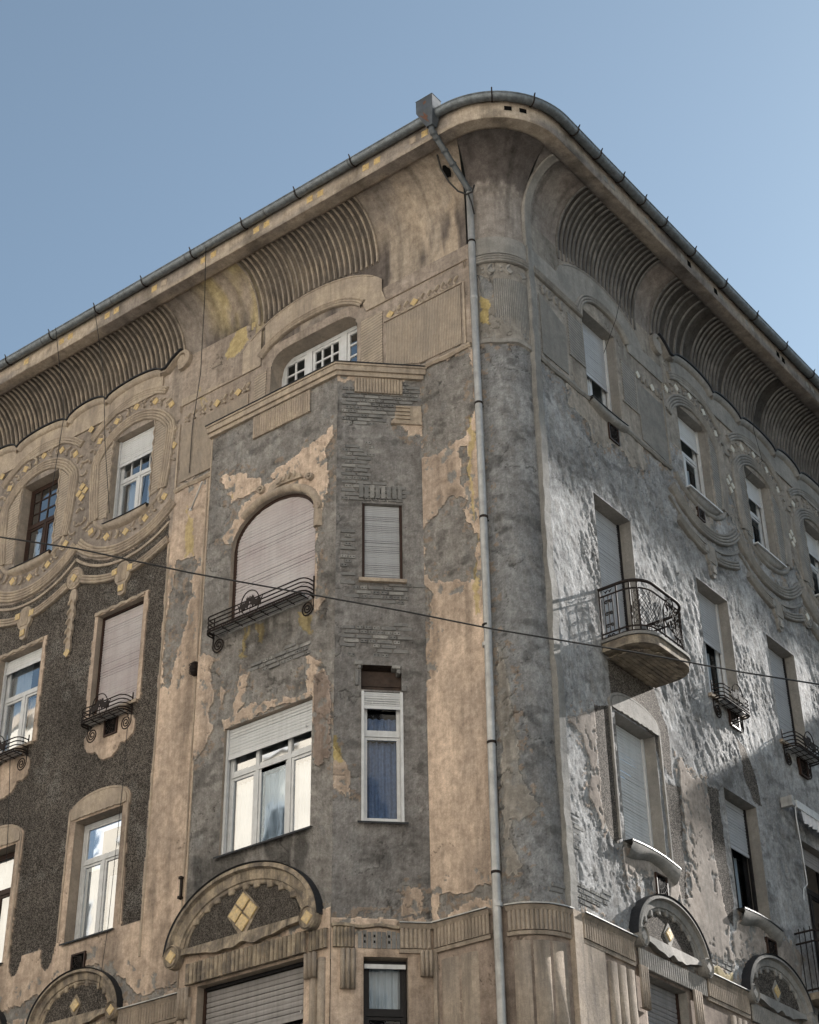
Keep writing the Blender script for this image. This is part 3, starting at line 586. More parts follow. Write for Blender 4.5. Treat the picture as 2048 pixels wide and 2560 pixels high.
# ------------------------------------------------------------------ the deep cove under the eaves
CD, CZ0, CZ1, CA, CB = .72, 21.18, 21.9, .72, 1.03
def cove_curve(n=30):
    out = [(0.0, CZ0), (0.0, CZ0+.24), (0., CZ0+.48)]
    for i in range(n+1):
        a = math.pi/2*i/n; out.append((CA*(1-math.cos(a)), CZ1+CB*math.sin(a)))
    return np.array(out)
CVE = cove_curve(); CVS = np.concatenate([[0], np.cumsum(np.hypot(*np.diff(CVE, axis=0).T))])
def cove_pt(z):       # depth of the cove at height z
    return CA*(1-math.cos(math.asin(min(1, max(0, (z-CZ1)/CB)))))
UE = lambda d: .76-.38*d/CD
def cove_col(U, S, side):
    """S: running length up the cove"""
    if side == 'L':
        c = lerp(np.broadcast_to(np.array([0.415, 0.350, 0.285]), U.shape+(3,)), np.array([0.287, 0.251, 0.222]), sstep(.4, .62, fbm(U*.9, S*.5, 5, 21)))
        c = lerp(c, np.array([.56, .46, .21]), .8*sstep(.42, .6, fbm(U*1.5, S*.6, 4, 23))*sstep(5.3, 5.7, U)*sstep(6.9, 6.1, U))
        c = lerp(c, np.array([0.541, 0.440, 0.339]), .8*sstep(2.3, 1.4, U)*sstep(.45, .55, fbm(U*2, S*1.2, 4, 24)))
        dz = sstep(.44, .56, fbm(U*2.2, S*.5, 5, 25))*sstep(1.6, .6, S)
        c = lerp(c, np.array([0.124, 0.106, 0.099]), .9*dz)
    elif side == 'R':
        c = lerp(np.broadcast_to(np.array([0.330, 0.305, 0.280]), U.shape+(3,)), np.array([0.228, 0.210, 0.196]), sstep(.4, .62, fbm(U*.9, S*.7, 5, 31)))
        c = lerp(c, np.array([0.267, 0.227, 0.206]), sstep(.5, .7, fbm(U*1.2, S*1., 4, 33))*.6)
    else:
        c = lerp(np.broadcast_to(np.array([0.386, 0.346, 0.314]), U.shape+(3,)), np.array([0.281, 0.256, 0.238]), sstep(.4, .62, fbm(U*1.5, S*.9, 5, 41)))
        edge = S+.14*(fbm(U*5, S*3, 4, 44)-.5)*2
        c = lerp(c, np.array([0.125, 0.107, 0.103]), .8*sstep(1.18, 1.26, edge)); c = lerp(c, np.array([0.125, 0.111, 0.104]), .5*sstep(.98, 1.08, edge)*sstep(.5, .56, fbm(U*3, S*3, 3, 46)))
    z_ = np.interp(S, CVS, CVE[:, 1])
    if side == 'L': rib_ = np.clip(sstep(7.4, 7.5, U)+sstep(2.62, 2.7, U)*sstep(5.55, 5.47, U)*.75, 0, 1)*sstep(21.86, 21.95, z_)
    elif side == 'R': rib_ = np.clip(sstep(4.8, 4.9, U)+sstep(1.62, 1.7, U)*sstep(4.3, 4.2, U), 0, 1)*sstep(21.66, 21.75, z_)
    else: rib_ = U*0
    c = lerp(c, c*.28, rib_)  # rib fields darkened: shade between the ribs painted into the cove colour
    st = sstep(.52, .74, fbm(U*7, S*.6, 5, 51)); c = c*(1-.3*st)[..., None]; return c*(.9+.2*fbm(U*14, S*14, 4, 52))[..., None]
def cove_grid(fr, u1, side):
    S = np.concatenate([[0], np.cumsum(np.hypot(*np.diff(CVE, axis=0).T))]); t = np.linspace(0, 1, int((u1-.4)/.035))
    U = np.empty((len(t), len(CVE)))
    for j, (d, z) in enumerate(CVE): U[:, j] = UE(d)+(u1-UE(d))*t
    Sg = np.broadcast_to(S, U.shape); h = .006*(fbm(U*6, Sg*6, 4, 3)-.5)
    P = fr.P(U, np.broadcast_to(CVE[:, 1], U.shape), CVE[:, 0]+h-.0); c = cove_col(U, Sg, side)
    nu, nz = U.shape; a = (np.arange(nu-1)[:, None]*nz+np.arange(nz-1)).ravel(); F = np.stack([a, a+nz, a+nz+1, a+1], 1)
    raw_mesh('cove', P.reshape(-1, 3), F, col4(c, .18).reshape(-1, 4), np.stack([U.ravel(), Sg.ravel()], 1), BLD)
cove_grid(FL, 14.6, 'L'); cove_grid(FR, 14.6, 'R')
SC, SR = .38, 1.10        # soffit corner: centre and radius
S = np.concatenate([[0], np.cumsum(np.hypot(*np.diff(CVE, axis=0).T))]); th = np.linspace(0, math.pi/2, 60)
TH, _ = np.meshgrid(th, S, indexing='ij'); Sg = np.broadcast_to(S, TH.shape); fd = CVE[:, 0]/CD
cc_ = .68+(SC-.68)*fd; rr_ = .66+(SR-.66)*fd
P = np.stack([cc_-rr_*np.cos(TH), cc_-rr_*np.sin(TH), np.broadcast_to(CVE[:, 1]-.02, TH.shape)], -1)
nu, nz = TH.shape; a = (np.arange(nu-1)[:, None]*nz+np.arange(nz-1)).ravel()
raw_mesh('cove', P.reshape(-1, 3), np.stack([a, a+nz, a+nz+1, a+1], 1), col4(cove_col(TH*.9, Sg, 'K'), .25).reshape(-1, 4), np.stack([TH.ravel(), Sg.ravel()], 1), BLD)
# soffit, fascia and eaves line swept round the corner as one section
def eaves_plan(off, n=26):     # plan line at distance off in front of the wall planes
    pts = [(-off, y) for y in np.linspace(14.6, SC, 130)]; R = SC+off
    pts += [(SC-R*math.cos(a), SC-R*math.sin(a)) for a in np.linspace(0, math.pi/2, n)[1:-1]]
    return pts+[(x, -off) for x in np.linspace(SC, 14.6, 130)]
def eaves_strip(prof, name, colfun, alpha=.15):
    lines_ = [np.array([(x, y, z) for x, y in eaves_plan(o)]) for o, z in prof]; P = np.stack(lines_, 1)
    n, m = P.shape[:2]; run = np.concatenate([[0], np.cumsum(np.linalg.norm(np.diff(P[:, 0, :2], axis=0), axis=1))])
    U = np.broadcast_to(run[:, None], (n, m)); V = np.broadcast_to(np.arange(m)*.1, (n, m))
    a = (np.arange(n-1)[:, None]*m+np.arange(m-1)).ravel()
    P = P+.008*(fbm(U*5, V*5, 4, 3)-.5)[..., None]
    return raw_mesh(name, P.reshape(-1, 3), np.stack([a, a+m, a+m+1, a+1], 1), col4(colfun(U, V), alpha).reshape(-1, 4), np.stack([U.ravel(), V.ravel()], 1), BLD)
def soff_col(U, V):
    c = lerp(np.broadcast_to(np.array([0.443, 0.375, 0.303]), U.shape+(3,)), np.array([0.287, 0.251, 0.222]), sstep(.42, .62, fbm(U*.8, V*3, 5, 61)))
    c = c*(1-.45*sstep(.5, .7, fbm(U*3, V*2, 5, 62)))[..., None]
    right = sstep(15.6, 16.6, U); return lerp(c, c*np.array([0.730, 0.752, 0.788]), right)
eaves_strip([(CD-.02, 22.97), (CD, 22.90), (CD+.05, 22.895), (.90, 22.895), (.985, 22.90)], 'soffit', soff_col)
eaves_strip([(.985, 22.90), (1.0, 22.915), (1.0, 23.0), (1.005, 23.1), (1.0, 23.19), (1.03, 23.25), (.9, 23.27)], 'fascia', lambda U, V: soff_col(U, V)*1.12)
mb = MB()
for fr, u0 in ((FL, 14.6), (FR, 14.6)): mb.box(fr, u0, 30 if fr is FL else 24, 22.85, 23.3, -.1, 1.0)
mb.build('fascia', M['trim'], BLD)
# roof sheet: eaves to ridge
inner = [(x, y) for x, y in eaves_plan(1.06, 7)]; mb = MB()
def roofp(p, dd, z): x, y = p; return (x+dd if y >= x else x, y, z) if y > x else (x, y+dd, z)
plan = [(-1.08, 30), (-1.08, .45), (-.95, -.15), (-.62, -.62), (-.12, -.97), (.45, -1.08), (24, -1.08)]
up = [(8, 30), (8, 8.5), (8.1, 8.3), (8.2, 8.2), (8.3, 8.1), (8.5, 8), (24, 8)]
A = [(x, y, 23.355) for x, y in plan]; B = [(x, y, 26.2) for x, y in up]
mb.add(A+B, [(i, i+1, 8+i-0, 7+i) for i in range(6)]); C_ = [(x, y, 23.32) for x, y in plan]; mb.add(A+C_, [(i, i+1, 8+i, 7+i) for i in range(6)])
mb.add([(8, 30, 26.2), (24, 30, 26.2), (24, 8, 26.2), (8, 8, 26.2)], [(0, 1, 2, 3)])
mb.build('roof', M['roof'], BLD)
# ribs of the coves: one strip each
def rib_mesh(fr, u, zb, mat, wd=.042, hh=.043, seed=0):
    r = random.Random(seed); zs = [zb]+[z for _, z in CVE if z > zb+.03]; pr = [(-wd/2, 0.), (-wd/2+.006, hh), (wd/2-.006, hh), (wd/2, 0.)]
    P = []
    step_at = 22.45+r.uniform(-.05, .05)
    for z in zs:
        a = math.asin(min(1, max(0, (z-CZ1)/CB))); d = CA*(1-math.cos(a)); nd, nz_ = math.cos(a), -math.sin(a)*.7
        k = 1+.07*(r.random()-.5); hx = .75 if z > step_at else 1.0
        if z >= zs[-1]-.001: nd, nz_ = .2, -.9
        P.append([fr.P(u+a_*(1 if abs(b) < 1e-6 else k), z+nz_*b*hx, d+nd*b*hx-(.004 if b == 0 else 0)) for a_, b in pr])
    P = np.array(P); mb = MB(); mb.grid(P); mb.add(P[0], [(0, 1, 2, 3)]); mb.add(P[-1], [(0, 1, 2, 3)]); return mb
def scal_field1(u, c, hw, base, peak):
    return base+(peak-base)*math.sqrt(max(0, 1-((u-c)/hw)**2))
SCAL_L = [(7.98, 9.50, 21.89, 22.06), (9.50, 10.62, 21.89, 22.10), (10.62, 12.13, 21.89, 22.06), (12.13, 13.27, 21.89, 22.10), (13.27, 14.8, 21.89, 22.06)]
SCAL_R = [(5.45, 6.96, 21.64, 21.86), (6.96, 8.07, 21.64, 21.80), (8.07, 9.56, 21.64, 21.82), (9.56, 10.62, 21.64, 21.85), (10.62, 12.12, 21.64, 21.84), (12.12, 13.2, 21.64, 21.84), (13.2, 14.8, 21.64, 21.84)]
def scal(u, S_):
    for a, b, z0, z1 in S_:
        if a <= u <= b: return z0+(z1-z0)*math.sqrt(max(0, 1-((u-(a+b)/2)/((b-a)/2))**2))
    return None
k = 0
for fr, u0, u1, side in ((FL, 2.68, 5.50, 'L1'), (FL, 7.42, 14.0, 'L2'), (FR, 1.68, 4.22, 'R1'), (FR, 4.86, 14.0, 'R2')):
    n = int(round((u1-u0)/.125))
    for i in range(n+1):
        u = u0+i*(u1-u0)/n
        if side == 'L1': zb = max(21.86, scal_field1(u, 4.2, 1.8, 21.2, 22.0)+.02)
        elif side == 'R1': zb = max(21.62, scal_field1(u, 2.95, 1.45, 21.2, 21.9)+.02)-(.0)
        elif side == 'L2': zb = (scal(u, SCAL_L) or 22.05)+.02
        else: zb = (scal(u, SCAL_R) or 21.9)+.02
        k += 1
        if side == 'R2' and random.random() < .10: continue
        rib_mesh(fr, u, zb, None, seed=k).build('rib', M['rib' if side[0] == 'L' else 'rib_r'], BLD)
# ------------------------------------------------------------------ mouldings, bands, tiles, leaves
def part(mb, name, mat, **kw): return mb.build(name, M[mat] if isinstance(mat, str) else mat, BLD, **kw)
def with_uv(o, fr):       # u, z coordinates for combed materials
    me = o.data; co = np.empty(len(me.vertices)*3, np.float32); me.vertices.foreach_get('co', co); co = co.reshape(-1, 3)
    if isinstance(fr, CylFrame): u = np.arctan2(fr.c-co[:, 1], fr.c-co[:, 0])*fr.r
    else: u = (co-fr.o)@fr.U
    li = np.empty(len(me.loops), np.int32); me.loops.foreach_get('vertex_index', li)
    ul = me.uv_layers.new(name='UVMap'); ul.data.foreach_set('uv', np.stack([u, co[:, 2]], 1)[li].astype(np.float32).ravel()); return o
RP3 = ridges(3, .17, .035, .03); RP4 = ridges(4, .24, .03, .032); RP2 = ridges(2, .10, .02, .02)
def sweep_part(fr, path, prof, name, mat, closed=False, smooth=False, parent=BLD, **kw):
    mb = MB(); mb.sweep(fr, path, prof, closed); return mb.build(name, M[mat], parent, smooth=smooth, **kw)
TILE_ME = {}
def tile(fr, u, z, side, rot=45., d=.03, mat='tile', th=.02, asp=1.0):
    key = (round(side, 3), mat, round(asp, 2))
    if key not in TILE_ME:
        s_ = side/2; b = .012; t_ = s_*asp
        v = [(-s_, -t_, 0), (s_, -t_, 0), (s_, t_, 0), (-s_, t_, 0), (-s_, -t_, th-.006), (s_, -t_, th-.006), (s_, t_, th-.006), (-s_, t_, th-.006), (-s_+b, -t_+b, th), (s_-b, -t_+b, th), (s_-b, t_-b, th), (-s_+b, t_-b, th)]
        f = [(8, 9, 10, 11)]+[(i, (i+1) % 4, 4+(i+1) % 4, 4+i) for i in range(4)]+[(4+i, 4+(i+1) % 4, 8+(i+1) % 4, 8+i) for i in range(4)]
        me = bpy.data.meshes.new('tile'); me.from_pydata(v, [], f); me.materials.append(M[mat]); TILE_ME[key] = me
    return place(TILE_ME[key], 'tile', fr, u+random.uniform(-.006, .006), z+random.uniform(-.006, .006), d, rot+random.uniform(-4, 4))
def place(me, name, fr, u, z, d, rot, sc_=1.0, parent=BLD):
    o = bpy.data.objects.new(name, me); link(o, parent)
    p = fr.P(u, z, d)
    if isinstance(fr, CylFrame): th = u/fr.r; Nn = np.array([-math.cos(th), -math.sin(th), 0]); Uv = np.array([math.sin(th), -math.cos(th), 0])
    else: Nn = fr.N; Uv = fr.U
    a = math.radians(rot); Zv = np.array([0, 0, 1.]); X_ = Uv*math.cos(a)+Zv*math.sin(a); Y_ = -Uv*math.sin(a)+Zv*math.cos(a)
    if isinstance(sc_, (int, float)): sc_ = (sc_, sc_, 1)
    o.matrix_world = Matrix(((X_[0]*sc_[0], Y_[0]*sc_[1], Nn[0], p[0]), (X_[1]*sc_[0], Y_[1]*sc_[1], Nn[1], p[1]), (X_[2]*sc_[0], Y_[2]*sc_[1], Nn[2], p[2]), (0, 0, 0, 1)))
    return o
def leaf_mesh(mat):
    n = 7; v = []; f = []
    for i in range(n):      # a curved pointed leaf, ridge in the middle
        t = i/(n-1); wd = .026*math.sin(math.pi*min(1, t*.94+.06))**.8+.002; x = .115*t; y = .03*math.sin(t*2.2)
        v += [(x, y-wd, 0), (x, y-wd*.45, .034), (x, y+wd*.45, .034), (x, y+wd, 0)]
    for i in range(n-1):
        for j in range(3): f.append((4*i+j, 4*i+4+j, 4*i+5+j, 4*i+1+j))
    f += [(0, 1, 2, 3), (4*n-4, 4*n-3, 4*n-2, 4*n-1)]
    me = bpy.data.meshes.new('leaf'); me.from_pydata(v, [], f); me.materials.append(M[mat]); return me
LEAF = {'trim': leaf_mesh('trim'), 'trim_r': leaf_mesh('trim_r')}
def berry_mesh(mat):
    mb = MB(); v = [(0, 0, .022)]+[(.02*math.cos(a), .02*math.sin(a), .014) for a in np.arange(8)*math.pi/4]+[(.026*math.cos(a), .026*math.sin(a), 0) for a in np.arange(8)*math.pi/4]
    mb.add(v, [(0, 1+i, 1+(i+1) % 8) for i in range(8)]+[(1+i, 9+i, 9+(i+1) % 8, 1+(i+1) % 8) for i in range(8)]); return mb.mesh('berry', M[mat], True)
BERRY = {'trim': berry_mesh('trim'), 'trim_r': berry_mesh('trim_r')}
NLEAF = [0]
def sprig(fr, u0, z0, u1, z1, mat, n=2, d=.018):
    """pairs of leaves pointing along the band from (u0,z0) to (u1,z1)"""
    L_ = math.hypot(u1-u0, z1-z0); a = math.degrees(math.atan2(z1-z0, u1-u0))
    for i in range(n):
        t = (i+.35)/n
        for s_ in (1, -1):
            NLEAF[0] += 1
            if NLEAF[0] > 298: return
            place(LEAF[mat], 'leaf', fr, u0+(u1-u0)*t, z0+(z1-z0)*t, d, a+s_*random.uniform(28, 40), (random.uniform(.95, 1.15), s_*1.15))
    for s_ in (1, -1):
        place(BERRY[mat], 'berry', fr, u0-s_*.045*math.sin(math.radians(a)), z0+s_*.045*math.cos(math.radians(a)), d, 0)
def circle_window(fr, yc, zc, R, side, first, k):
    tm, lm = ('tile', 'trim') if side == 'L' else ('tile_r', 'trim_r')
    # raised band that carries tiles and leaves
    lim = (7.50 if side == 'L' else 5.07)
    # inner ring of four ridges, kinked at the waist
    Ri = 1.15 if side == 'L' else 1.10; wz = .52
    a = math.degrees(math.acos(wz/Ri)); p = [(yc-.90, zc-.85), (yc-.97, zc-.35), (yc-Ri*math.sin(math.radians(a))-.0, zc+wz-.06)]
    p += arc(yc, zc, Ri, -a+4, a-4, 30)+[(yc+Ri*math.sin(math.radians(a)), zc+wz-.06), (yc+.97, zc-.35), (yc+.90, zc-.85)]
    if side == 'R' and first: p = p[2:]
    sweep_part(fr, p[::-1], RP4, 'ring_moulding', lm)
    # lower smooth trough
    sweep_part(fr, arc(yc, zc-.72, .93, 105, 255, 22, .52), [(-.05, -.02), (-.04, .03), (0, .055), (.04, .03), (.05, -.02)], 'sill_moulding', lm, smooth=True)
    # outer mouldings, upper and lower
    a0 = -44 if not first else (-40 if side == 'L' else -40)
    sweep_part(fr, arc(yc, zc, R+.23, 46, a0 if not first else -30, 24), RP3, 'arch_moulding', lm)
    q = arc(yc, zc, R+.33, 133, 227, 34)
    q = [x for x in q if x[0] > lim-.03]
    if side == 'R' and first: q = arc(yc, zc, R+.33, 132, 222, 34)
    sweep_part(fr, q, RP4, 'swag_moulding', lm)
    angs = [0, 22, 43, -22, -43, 137, 159, 180, -159, -137]
    if first: angs += [-119] if side == 'L' else [-76]
    angs = sorted(angs)
    for g in angs:
        u = yc+R*math.sin(math.radians(g)); z = zc+R*math.cos(math.radians(g))
        if u < lim+.05: continue
        if side == 'R' and abs(g) > 120 : continue
        if side == 'R' and random.random() < .12: continue
        tile(fr, u, z, .125, 45-(g if abs(g) < 90 else g-180)*.55, .015, tm)
    seg = [(0, 22), (22, 43), (43, 66), (0, -22), (-22, -43), (-43, -66), (180, 159), (159, 137), (137, 116), (-180, -159), (-159, -137), (-137, -116)]
    for g0, g1 in seg:
        if side == 'R' and (abs(g1) > 100): continue
        h0 = g0+(5 if g1 > g0 else -5); h1 = g1-(1 if g1 > g0 else -1)
        p0 = (yc+R*math.sin(math.radians(h0)), zc+R*math.cos(math.radians(h0))); p1 = (yc+R*math.sin(math.radians(h1)), zc+R*math.cos(math.radians(h1)))
        if min(p0[0], p1[0]) < lim: continue
        sprig(fr, *p0, *p1, lm)
    # four tiles where two rings cross
    cu = yc+(1.345 if side == 'L' else 1.285)
    for dx, dz in ((0, .155), (-.155, .01), (.155, .01), (0, -.14)): tile(fr, cu+dx*.62, zc+dz*.9, .115 if side == 'L' else .10, 45, .02, tm, asp=1.15)
    if side == 'L':
        sprig(fr, cu, zc-.25, cu, zc-.6, lm, 1); sprig(fr, cu, zc+.27, cu, zc+.6, lm, 1)
        if first:
            tile(fr, 7.56, zc+.02, .12, 45, .02, tm); sprig(fr, 7.60, zc-.15, 7.60, zc-.5, lm, 1); sprig(fr, 7.60, zc+.2, 7.60, zc+.6, lm, 1)
        tile(fr, cu-.12, zc+1.42, .12, 45, .06, tm)
    # hatched panels either side of the window
    for s_ in (1, -1):
        if side == 'R' and first and s_ == -1: continue
        e = .60; pts = [(yc+s_*e, zc-.88), (yc+s_*.84, zc-.84), (yc+s_*.86, zc-.3), (yc+s_*.96, zc+.42), (yc+s_*.72, zc+.72), (yc+s_*e, zc+.82)]
        mb = MB(); mb.plate(fr, pts, -.02, .026); with_uv(mb.build('hatched_panel', M['hatch' if side == 'L' else 'hatch_r'], BLD), fr)
        pth = [(yc+s_*(.575+.018*math.sin(i*1.35)), zc-.9+i*.055) for i in range(34)]
        sweep_part(fr, pth, [(-.022, -.02), (-.015, .035), (.015, .035), (.022, -.02)], 'wavy_edge', lm)
for k in range(3): circle_window(FL, 8.70+2.645*k, 20.02, 1.43, 'L', k == 0, k)
for k in range(3): circle_window(FR, 6.13+2.555*k, 19.82, 1.37, 'R', k == 0, k)
# flat wall layer up to the scallops, scalloped hoods
def scallops(fr, S_, side):
    lm = 'trim' if side == 'L' else 'trim_r'; base = 21.3
    for a, b, z0, z1 in S_:
        top = [(u, scal(u, [(a, b, z0, z1)])) for u in np.linspace(a+.001, b-.001, 18)]
        mb = MB(); mb.plate(fr, [(a, z0-.38)]+top+[(b, z0-.38)], -.02, .05); mb.build('scallop_hood', M[lm], BLD)
        sweep_part(fr, top, [(-.09, .04), (-.075, .085), (-.03, .125), (.02, .13), (.035, .10), (.035, -.02)], 'scallop_roll', lm, smooth=True)
        sweep_part(fr, [(u, z+.045) for u, z in top], [(-.012, .155), (.012, .16), (.012, -.0), (-.012, 0)], 'flashing', 'flash')
scallops(FL, SCAL_L[:4], 'L'); scallops(FR, SCAL_R, 'R')
# scroll that ends the scallops
for fr, u, z, s_, lm in ((FL, 7.46, 21.96, 1, 'trim'), (FR, 4.98, 21.70, 1, 'trim_r')):
    e = .52 if fr is FL else .47; zz = 21.89 if fr is FL else 21.64
    pth = [(u+e, zz), (u+e*.75, zz-.01), (u+e*.4, zz+.14), (u+.02, z+.17)]+arc(u, z, .17, -10, -200, 12)
    sweep_part(fr, pth, [(-.05, 0), (-.05, .1), (.03, .13), (.05, 0)], 'scroll', lm)
    sweep_part(fr, [(a, b+.05) for a, b in pth[:5]], [(-.012, .16), (.014, .16), (.014, -.0), (-.012, 0)], 'flashing', 'flash')
    mb = MB(); mb.plate(fr, [(u+.13*math.cos(a), z+.17*math.sin(a)) for a in np.arange(20)*math.pi/10], 0, .07); mb.plate(fr, [(u+.09*math.cos(a), z+.12*math.sin(a)) for a in np.arange(16)*math.pi/8], .07, .09); part(mb, 'roundel', lm)
# plates with the big flat arches over the end windows, and plain frieze above the mouldings
def arch_plate(fr, c, hw, base, peak, u0, u1, lm, p=2.0):
    us = np.linspace(c-hw, c+hw, 40); top = [(u, base+(peak-base)*(1-abs((u-c)/hw)**p)**(.62)) for u in us]
    pts = [(u0, 20.86), (u0, base)]+top+[(u1, base), (u1, 20.86)]
    return pts, top
ptsL, topL = arch_plate(FL, 4.22, 1.74, 21.21, 21.97, .75, 7.42, 'trim')
ptsR, topR = arch_plate(FR, 2.95, 1.42, 21.21, 21.88, .83, 5.06, 'trim_r')
for fr, pts, top, hole, lm in ((FL, ptsL, topL, ((5.42, 2.93), 21.5, 4.17, 1.24), 'trim'), (FR, ptsR, topR, ((3.86, 2.24), 21.35, 3.05, .81), 'trim_r')):
    (hb, ha), hz, hc, hw = hole
    harc = [(u, 20.86+(hz-20.86)*(1-abs((u-hc)/hw)**2.6)**.6) for u in np.linspace(ha, hb, 26)]
    # cut the plate into strips so that the arch opening stays open
    us = sorted(set([p[0] for p in pts]+[p[0] for p in harc])); mb = MB()
    tu = np.array([p[0] for p in pts[1:-1]]); tz = np.array([p[1] for p in pts[1:-1]]); o_ = np.argsort(tu, kind='stable')
    hu = np.array([p[0] for p in harc]); hz_ = np.array([p[1] for p in harc])
    T = np.interp(us, tu[o_], tz[o_]); B_ = np.array([np.interp(u, hu, hz_) if ha < u < hb else 20.86 for u in us]); U_ = np.array(us)
    mb.grid(np.stack([fr.P(U_, B_, -.02), fr.P(U_, B_, .04), fr.P(U_, (B_+T)/2, .045), fr.P(U_, T, .045), fr.P(U_, T+.015, -.04)], 1)); part(mb, 'frieze_band', lm)
    sweep_part(fr, top[3:-3], [(-.03, .03), (-.02, .06), (.0, .062), (.012, .03), (.012, -.02)], 'arch_edge', lm)
# three-ridge string course: left front, over the windows, cylinder, right front
RS = ridges(3, .16, .045, .035)
arcL = [(u, 20.78+(21.45-20.78)*(1-abs((u-4.22)/1.36)**2.4)**.6) for u in np.linspace(4.22+1.36, 4.22-1.36, 40)]
sweep_part(FL, [(7.42, 20.78), (5.66, 20.78)]+arcL+[(2.78, 20.78), (.80, 20.78)], RS, 'string_moulding', 'trim')
arcR = [(u, 20.74+(21.36-20.74)*(1-abs((u-3.05)/.88)**2.4)**.6) for u in np.linspace(2.17, 3.93, 36)]
sweep_part(FR, ([(.80, 20.76), (2.10, 20.74)]+arcR+[(4.0, 20.76), (5.05, 20.78)])[::-1], RS, 'string_moulding', 'trim_r')
sweep_part(FK, [(u, 20.72) for u in np.linspace(KW-.02, .10, 16)], RS, 'string_moulding', 'trim_r')
for z0, z1, d in ((20.84, 21.2, .04),):
    mb = MB(); us = np.linspace(.10, KW-.02, 16); mb.grid(np.stack([FK.P(us, us*0+z0, -.01), FK.P(us, us*0+z0, d), FK.P(us, us*0+z1, d), FK.P(us, us*0+z1+.02, -.03)], 1)); part(mb, 'frieze_band', 'trim_r')
    # ledge lines
for fr, u0, u1, z, lm in ((FL, .74, 1.86, 19.04, 'trim'), (FL, 5.60, 7.46, 18.97, 'trim'), (FR, 3.46, 5.05, 18.94, 'trim_r'), (FR, .86, 2.32, 18.93, 'trim_r')):
    n = 14; p = [(u, z+.012*math.sin(u*9)) for u in np.linspace(u0, u1, n)]
    sweep_part(fr, p, [(-.045, -.02), (-.05, .03), (-.01, .06), (.03, .05), (.05, -.02)], 'ledge', lm)
us = [(u, 19.0+.02*math.sin(u*11)) for u in np.linspace(.1, KW, 16)]; sweep_part(FK, us, [(-.06, -.03), (-.04, .03), (.03, .035), (.05, -.03)], 'ledge', 'trim_r')
# tiles and leaf sprigs of the straight frieze
for us_ in ((2.40, 1.88), (6.48, 5.96)):
    for u in us_: tile(FL, u, 20.51, .125, 45, .03)
for a, b in ((2.30, 2.0), (1.78, 1.5), (1.48, 1.22), (1.2, .95), (6.38, 6.08), (6.92, 6.58), (7.3, 7.0), (5.86, 5.7)): sprig(FL, a, 20.51, b, 20.51+random.uniform(-.01, .01), 'trim', 2)
for u in (4.12, 4.62): tile(FR, u, 20.50, .12, 45, .03, 'tile_r')
for a, b in ((4.2, 4.52), (4.72, 4.98), (1.0, 1.3), (1.35, 1.7)): sprig(FR, a, 20.52, b, 20.5, 'trim_r', 2)
for a, b in ((.2, .45), (.5, .75)): sprig(FK, a, 20.5, b, 20.5, 'trim_r', 1)
for u in (.33, .62, .90): tile(FK, u, 20.47, .12, 45+random.uniform(-8, 8), .01, 'trim_r')
# combed and hatched panels
def panel(fr, pts, mat, d=.03, name='combed_panel'):
    mb = MB(); mb.plate(fr, pts, -.02, d); o = mb.build(name, M[mat], BLD); return with_uv(o, fr)
panel(FL, [(.92, 19.14), (1.78, 19.16), (2.50, 19.45), (2.50, 20.36), (.90, 20.38)], 'comb')
panel(FL, [(5.70, 19.25), (6.60, 19.1), (7.36, 19.1), (7.36, 20.36), (5.70, 20.36)], 'comb')
panel(FL, [(2.58, 19.2), (3.05, 19.2), (3.05, 20.68), (2.58, 20.68)], 'hatch', name='hatched_panel'); panel(FL, [(5.28, 19.2), (5.56, 19.2), (5.56, 20.68), (5.28, 20.68)], 'hatch', name='hatched_panel')
panel(FR, [(.95, 19.08), (1.72, 19.08), (1.72, 20.1), (1.1, 20.3), (.95, 20.36)], 'comb_r'); panel(FR, [(4.08, 19.05), (4.98, 19.0), (4.98, 20.3), (4.08, 20.32)], 'comb_r')
panel(FR, [(1.82, 19.62), (2.26, 19.62), (2.26, 20.5), (1.82, 20.5)], 'hatch_r', name='hatched_panel'); panel(FR, [(3.56, 19.62), (4.0, 19.62), (4.0, 20.5), (3.56, 20.5)], 'hatch_r', name='hatched_panel')
mb = MB(); us = np.linspace(.36, KW-.03, 14); zb = 19.45-.35*np.linspace(0, 1, 14)+.04*np.sin(us*20)
mb.grid(np.stack([FK.P(us, zb, -.02), FK.P(us, zb, .012), FK.P(us, us*0+20.3, .014), FK.P(us, us*0+20.3, -.02)], 1)); with_uv(mb.build('combed_panel', M['comb_r'], BLD), FK)
for fr, pts in ((FR, [(5.05, 18.93), (5.05, 20.7)]), (FR, [(1.80, 19.58), (2.3, 19.58), ]), (FR, [(4.02, 20.5), (4.02, 19.58), (3.5, 19.58)]), (FL, [(2.54, 20.42), (.86, 20.42)]), (FL, [(.84, 20.42), (.84, 19.1)]), (FL, [(7.44, 19.0), (7.44, 20.45)])):
    sweep_part(fr, pts, [(-.02, -.02), (-.018, .04), (.018, .04), (.02, -.02)], 'panel_edge', 'trim_r' if fr is FR else 'trim')
